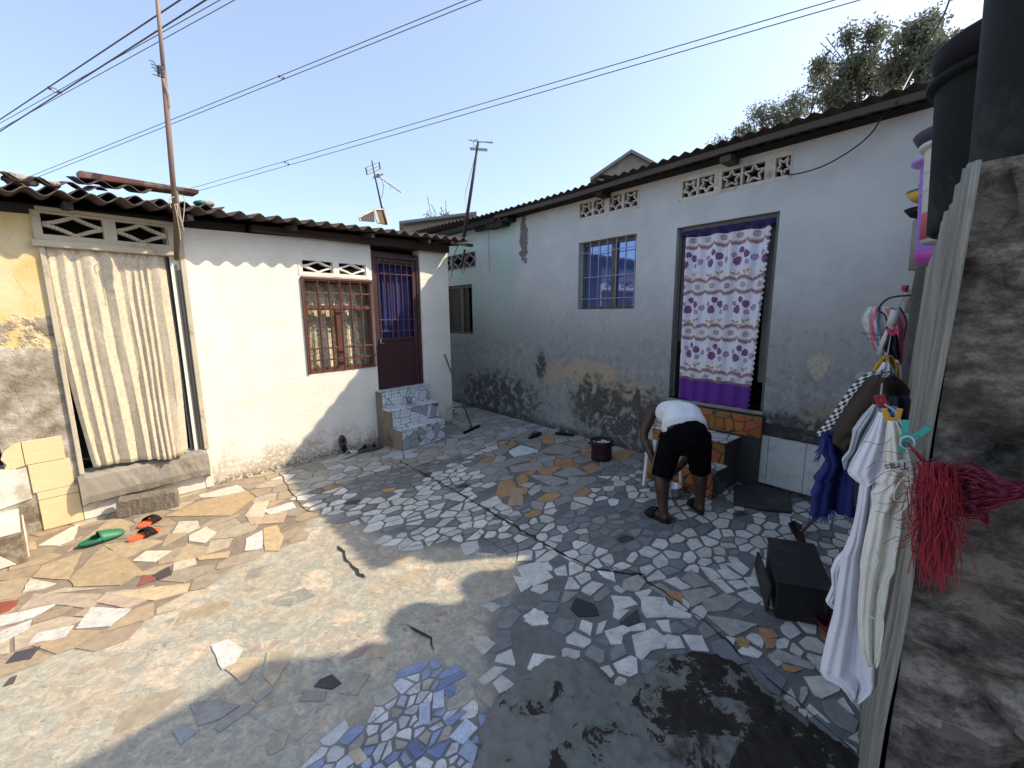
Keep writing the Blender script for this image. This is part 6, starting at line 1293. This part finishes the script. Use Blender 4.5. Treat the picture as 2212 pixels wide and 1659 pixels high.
# debris: loose broken sheets on the left part of the roof
for k, (x, y, w_, lab) in enumerate(((120,395,.62,'broken piece of brown corrugated sheet lying on the roof left of the mast'),(25,385,.5,'dark broken roof sheet lying on the roof at the far left edge'),(250,408,.5,'rusty sheet scrap lying under the red gutter'))):
    c_ = FA.px(x, y, .12); G = [[c_+FA.u*lerp(-w_/2, w_/2, i/30)-FA.n*lerp(0, .5, j/5)+UZ*(.024*math.sin(i/30*w_/.177*6.283+k)+.10*j/5+.012*k) for j in range(6)] for i in range(31)]
    f = MB(); f.grid(G); o = f.build('roof_scrap', MT['roofA'], F=FA, smooth=True, solid=.008); tag(o, lab, 'roof scrap', 'loose sheets on the roof')
# satellite-like panel box and yagi antenna beyond the cream roof
def ap(x, y, v=-1.6): return FA.px(x, y, v)
BXo = thing('panel_box', 'pale edged dark panel box standing on the cream house roof below the antenna', 'box', ap(805, 480))
cG = lambda *p: full(1350, 500, 3.403, *p)
f = MB(); q_ = [ap(*cG(p)[0]) for p in ((235,1255),(430,1270),(405,1115),(240,1205))]; f.prism(q_, -FA.n*.04); f.build('left_panel', MT['darkpipe'], BXo)
f = MB(); q_ = [ap(*cG(p)[0]) for p in ((470,1285),(590,1310),(535,1115),(440,1115))]; f.prism(q_, -FA.n*.04); f.build('right_panel', MT['bamboo'], BXo)
f = MB()
for a1_, b1_ in (((210,1215),(415,1110)),((410,1105),(460,1285)),((420,1105),(560,1105)),((545,1100),(600,1310)),((210,1210),(235,1255)),((425,1108),(478,1285))): f.bar(ap(*cG(a1_)[0])+FA.n*.01, ap(*cG(b1_)[0])+FA.n*.01, .022, .022, up=FA.n)
f.build('pale_edge', MT['sandtrim'], BXo)
YA = thing('yagi_antenna', 'leaning television antenna with a row of short rods on the cream house roof', 'antenna', ap(828, 487))
f = MB(); f.tube([ap(*cG((530,1120))[0]), ap(*cG((425,640))[0]), ap(*cG((388,450))[0])], [.016,.013,.011], 8); f.build('mast', MT['darkpipe'], YA, smooth=True)
f = MB(); f.tube([ap(*cG((590,1310))[0]), ap(*cG((530,1080))[0])], .022, 8); f.build('mast_foot', MT['bamboo'], YA, smooth=True)
f = MB(); f.bar(ap(*cG((340,580))[0]), ap(*cG((440,640))[0]), .012, .012); f.bar(ap(*cG((440,640))[0]), ap(*cG((780,880))[0], -1.4), .016, .016); f.build('boom', MT['alu'], YA)
f = MB()
for a1_, b1_ in (((465,712),(555,675)),((500,735),(590,698)),((540,760),(625,724)),((578,786),(668,750)),((625,820),(715,780)),((675,853),(765,818)),((730,888),(820,855))): f.bar(ap(*cG(a1_)[0], -1.5), ap(*cG(b1_)[0], -1.5), .008, .008)
f.build('director_rods', MT['alu'], YA)
f = MB()
for a1_, b1_ in (((305,545),(325,640)),((487,470),(500,568))): f.bar(ap(*cG(a1_)[0]), ap(*cG(b1_)[0]), .018, .018)
for a1_, b1_ in (((305,545),(487,472)),((315,592),(494,520)),((325,640),(500,566))): f.bar(ap(*cG(a1_)[0]), ap(*cG(b1_)[0]), .008, .008)
f.build('reflector', MT['darkpipe'], YA)
f = MB(); c_ = ap(*cG((475,655))[0]); f.tube(catm([c_, ap(*cG((525,625))[0]), ap(*cG((535,640))[0]), c_, ap(*cG((410,670))[0]), ap(*cG((420,690))[0]), c_], 5), .006, 5); ball(f, c_, .035, n=7); f.build('dipole', MT['darkpipe'], YA)
f = MB(); f.tube(catm([c_, ap(*cG((540,760))[0]), ap(*cG((535,880))[0]), ap(*cG((512,960))[0])], 5), .005, 5); f.build('lead_wire', MT['powerline'], YA)
def bp(x, y, v=.40): return FB.px(x, y, v)
DA = thing('antenna_pole', 'dark leaning antenna pole with a cross rod on the grey blue house eave', 'antenna', bp(1000, 575))
f = MB(); f.tube([bp(*cG((1620,1480))[0]), bp(*cG((1718,850))[0]), bp(*cG((1815,195))[0])], [.030,.026,.018], 10); f.tube([bp(1004, 540), bp(998, 575, .3)], .02, 8); f.build('pole', MT['darkpipe'], DA, smooth=True)
f = MB(); f.bar(bp(*cG((1685,172))[0]), bp(*cG((1820,200))[0]), .012, .012); f.bar(bp(*cG((1820,200))[0]), bp(*cG((2010,205))[0]), .014, .014); f.bar(bp(*cG((1700,180))[0]), bp(*cG((2005,218))[0], .3), .010, .010); f.build('cross_rod', MT['alu'], DA)
f = MB(); f.prism([bp(*cG(p)[0]) for p in ((1705,270),(1940,290),(1940,330),(1705,310))], FB.n*.004); f.build('reflector_plate', MT['alu'], DA)
f = MB(); f.tube(catm([bp(*cG((1790,240))[0]), bp(*cG((1765,420))[0]), bp(*cG((1690,700))[0]), bp(*cG((1640,920))[0]), bp(*cG((1650,1160))[0])], 5), .005, 5); c_ = bp(*cG((1785,215))[0]); f.tube([c_+PR*.05*math.cos(k*.5)+UZ*.05*math.sin(k*.5) for k in range(13)], .007, 5); f.build('coiled_lead', MT['pvc'], DA)
f = MB(); f.tube([bp(1003, 500), bp(983, 545, .35), bp(975, 600, .3)], .007, 5); f.tube([bp(996, 560, .1), bp(997, 585, .1), bp(1002, 590, .1), bp(1005, 568, .1)], .006, 5); f.build('guy_wire', MT['wire'], DA)
# roof peak and flat roof behind the grey blue house
def far(x, y, d): r = ray(x, y); return CAMP + r*(d/math.hypot(r[0], r[1]))
RB = thing('gabled_house', 'small gabled house roof peeking over the roof of the grey blue house', 'house', far(1370, 330, 11)*[1,1,0])
dv_ = far(1370, 330, 14)-far(1370, 330, 11); dv_[2] = 0
f = MB(); f.prism([far(1290,375,11), far(1364,324,11), far(1404,344,11), far(1470,400,11)], dv_); f.build('gable_wall', MT['greycement'], RB)
f = MB(); 
for a1_, b1_ in (((1275,383),(1364,322)),((1364,322),(1420,352))): p, q = far(*a1_, 10.9), far(*b1_, 10.9); f.hexa([p-UZ*.07, q-UZ*.07, q-UZ*.07+dv_*1.1, p-UZ*.07+dv_*1.1, p, q, q+dv_*1.1, p+dv_*1.1])
f.build('roof', MT['galv'], RB)
f = MB(); base_ = [far(1290,380,11)*[1,1,0], far(1470,380,11)*[1,1,0]]; f.hexa([base_[0], base_[1], base_[1]+dv_, base_[0]+dv_, far(1290,385,11), far(1470,405,11), far(1470,405,11)+dv_, far(1290,385,11)+dv_]); f.build('wall', MT['greycement'], RB)
RC_ = thing('flat_roofed_house', 'far house with a thin grey flat roof between the two houses', 'house', far(900, 490, 14)*[1,1,0])
w4 = [far(x, 480, d)*[1,1,0] for x, d in ((872,14),(1010,12.6),(1010,16),(872,17))]; f = MB(); tz = far(880, 488, 14)[2]; f.hexa(w4+[p+UZ*tz for p in w4]); f.build('wall', simple('pale_far_wall', (.34,.33,.32), .9), RC_)
f = MB(); w5 = [far(x, 480, d)*[1,1,0] for x, d in ((862,13.7),(1030,12.2),(1030,16.5),(862,17.5))]; f.hexa([p+UZ*(tz+.002) for p in w5]+[p+UZ*(tz+.07) for p in w5]); f.build('roof', MT['galv'], RC_)
# ------------------------------------------------------------------ overhead lines
def wire(a1_, b1_, d1, d2, lab, r=.016, sag=.15, bend=0, sp=None):
    p, q = far(*a1_, d1), far(*b1_, d2); P = [lerp(p, q, k/24)-UZ*sag*math.sin(math.pi*k/24) for k in range(25)]; f = MB(); f.tube(P, r, 6)
    o = f.build('power_line', MT['powerline'], smooth=True); tag(o, lab, 'power line', 'overhead power lines'); return P
wire((-60,298),(410,-14), 26, 12, 'topmost overhead cable crossing the upper left corner', .016, 0)
wire((-60,322),(466,-14), 26, 12, 'second overhead cable from the corner at the upper left', .017, 0)
wire((-60,300),(500,-14), 30, 14, 'third cable from the corner at the upper left', .010, 0)
wire((-60,312),(532,-14), 30, 14, 'fourth thin cable crossing behind the rusty mast top', .010, 0)
wire((60,383),(1042,-14), 34, 14, 'upper cable of the middle pair crossing above the roofs', .012, .02)
wire((60,391),(1058,-8), 34, 14, 'lower cable of the middle pair crossing above the roofs', .012, .02)
wire((395,412),(1850,-14), 34, 14, 'upper cable of the long pair reaching the top right', .012, .02)
wire((395,422),(1905,-14), 34, 14, 'lower cable of the long pair reaching the top right', .012, .02)
for k, (a1_, b1_, d) in enumerate((((107,190),(129,199), 20),((603,165),(613,169), 24),((615,350),(624,355), 29))):
    f = MB(); p, q = far(*a1_, d), far(*b1_, d); m_ = (p+q)/2; f.tube(catm([p, m_+UZ*.05, q], 5), .014, 5); f.tube(catm([p, m_-UZ*.07, q], 5), .012, 5); ball(f, p, .05, n=6); ball(f, q, .05, n=6)
    o = f.build('line_spacer', MT['powerline']); tag(o, ('wire spacer between the two cables at the upper left', 'small wire spacer between the middle pair of cables', 'small wire spacer on the long lower pair of cables')[k], 'spacer', 'spacers on the power lines')
cable('cable', [far(2054, -8, 6), far(2035, 40, 6), far(2000, 100, 6.0), far(1965, 165, 6), FB.px(1935, 222, .25)], .008, MT['wire'], 'dark cable dropping from the top right behind the black tub to the roof', n=5)
# ------------------------------------------------------------------ trees beyond the grey blue house
def tree(cx, cy, R_, d, lab, n, leafm, lobes, seed):
    rs = np.random.default_rng(seed); base = far(cx, 650, d); base[2] = 0; top = far(cx, cy, d); th_ = thing('tree', lab, 'tree', base, None, 'trees beyond the grey blue house')
    s_ = d/FPX*1.03; f = MB(); rx_ = np.array([top[1], -top[0], 0]); rx_ /= np.linalg.norm(rx_); fx_ = np.array([top[0], top[1], 0])/np.linalg.norm(top[:2])
    C_ = [top+rx_*(lx-cx)*s_-UZ*(ly-cy)*s_+fx_*rs.uniform(-.6,.6) for lx, ly, lr in lobes]
    f.tube(catm([base, lerp(base, top, .4)+rx_*.15, lerp(base, top, .8), top], 4), np.linspace(.22, .06, 13), 8); f.build('trunk', MT['bark'], th_, smooth=True)
    f = MB()
    for c_ in C_:
        f.tube(catm([lerp(base, top, .6), lerp(lerp(base, top, .75), c_, .5)+rx_*.1, c_], 4), np.linspace(.07, .018, 9), 5)
        for k in range(5): f.tube([lerp(lerp(base, top, .75), c_, .7), c_+np.array(rs.normal(0, .35, 3))], .014, 4)
    f.build('limb', MT['bark'], th_, smooth=True)
    vs = []; fs = []
    tot = sum(l[2]**2 for l in lobes)
    for c_, (lx, ly, lr) in zip(C_, lobes):
        r = lr*s_; m_ = int(n*lr*lr/tot); nt = max(5, m_//26)
        for _ in range(nt):                               # twigs with leaf sprays
            dv = rs.normal(0, 1, 3); dv /= np.linalg.norm(dv); tc = c_+dv*r*.85*rs.uniform(.15, 1.0)**.6*np.array((1,1,.85)); sp_ = rs.uniform(.07, .16)
            for _ in range(26):
                p = tc+rs.normal(0, sp_, 3); a = rs.normal(0, 1, 3); a[2] -= .6; a /= np.linalg.norm(a); b = np.cross(a, rs.normal(0, 1, 3)); b /= np.linalg.norm(b)+1e-6; L = rs.uniform(.07, .15); W = L*.26
                k = len(vs); vs += [p, p+a*L*.5+b*W, p+a*L, p+a*L*.5-b*W]; fs.append((k, k+1, k+2, k+3))
    f = MB(); f.add(vs, fs); f.build('crown', MT[leafm], th_, recalc=False)
tree(1858, 165, 70, 20, 'largest tree beyond the grey blue roof, with a dense round crown', 15000, 'leafA', [(1852,155,32),(1828,188,27),(1880,168,27),(1872,120,17),(1850,222,32),(1896,212,28),(1808,138,15),(1838,112,14)], 2)
tree(1985, 120, 60, 17, 'tree behind the black tubs at the right end of the roof', 11000, 'leafB', [(1985,85,32),(1965,125,30),(2005,130,36),(1985,180,22),(2020,165,30),(1955,98,9)], 5)
tree(1700, 240, 60, 24, 'lower spreading tree at the left of the trees beyond the roof', 10000, 'leafB', [(1745,205,24),(1715,230,30),(1680,245,26),(1640,262,26),(1600,272,20),(1762,235,22),(1655,232,14),(1700,275,34)], 8)
tree(957, 470, 20, 22, 'bare twiggy treetop peeping over the eave beside the leaning antenna pole', 300, 'leafB', [(952,468,10),(930,474,8),(968,466,7)], 9)
# dark post at the far end of the corrugated sheet
f = MB(); G = []
for i in range(50):
    z = lerp(0, 1.98, i/49); G.append([FC(-.62+.05*math.cos(a)*1.6+.02*vnoise(a, z, 1, 3), .0+.055*math.sin(a)+.02*vnoise(z, a, 2, 4), z) for a in np.linspace(0, 2*math.pi, 19)[:-1]])
f.loft(G); o = f.build('mud_post', simple('dark_lichened_post', (.085,.08,.068), .95, .5, 9, .9, dirt=(.04,.038,.033), bd=.012), F=FC, smooth=True); tag(o, 'thick dark rough post between the corrugated sheet and the washing', 'post')
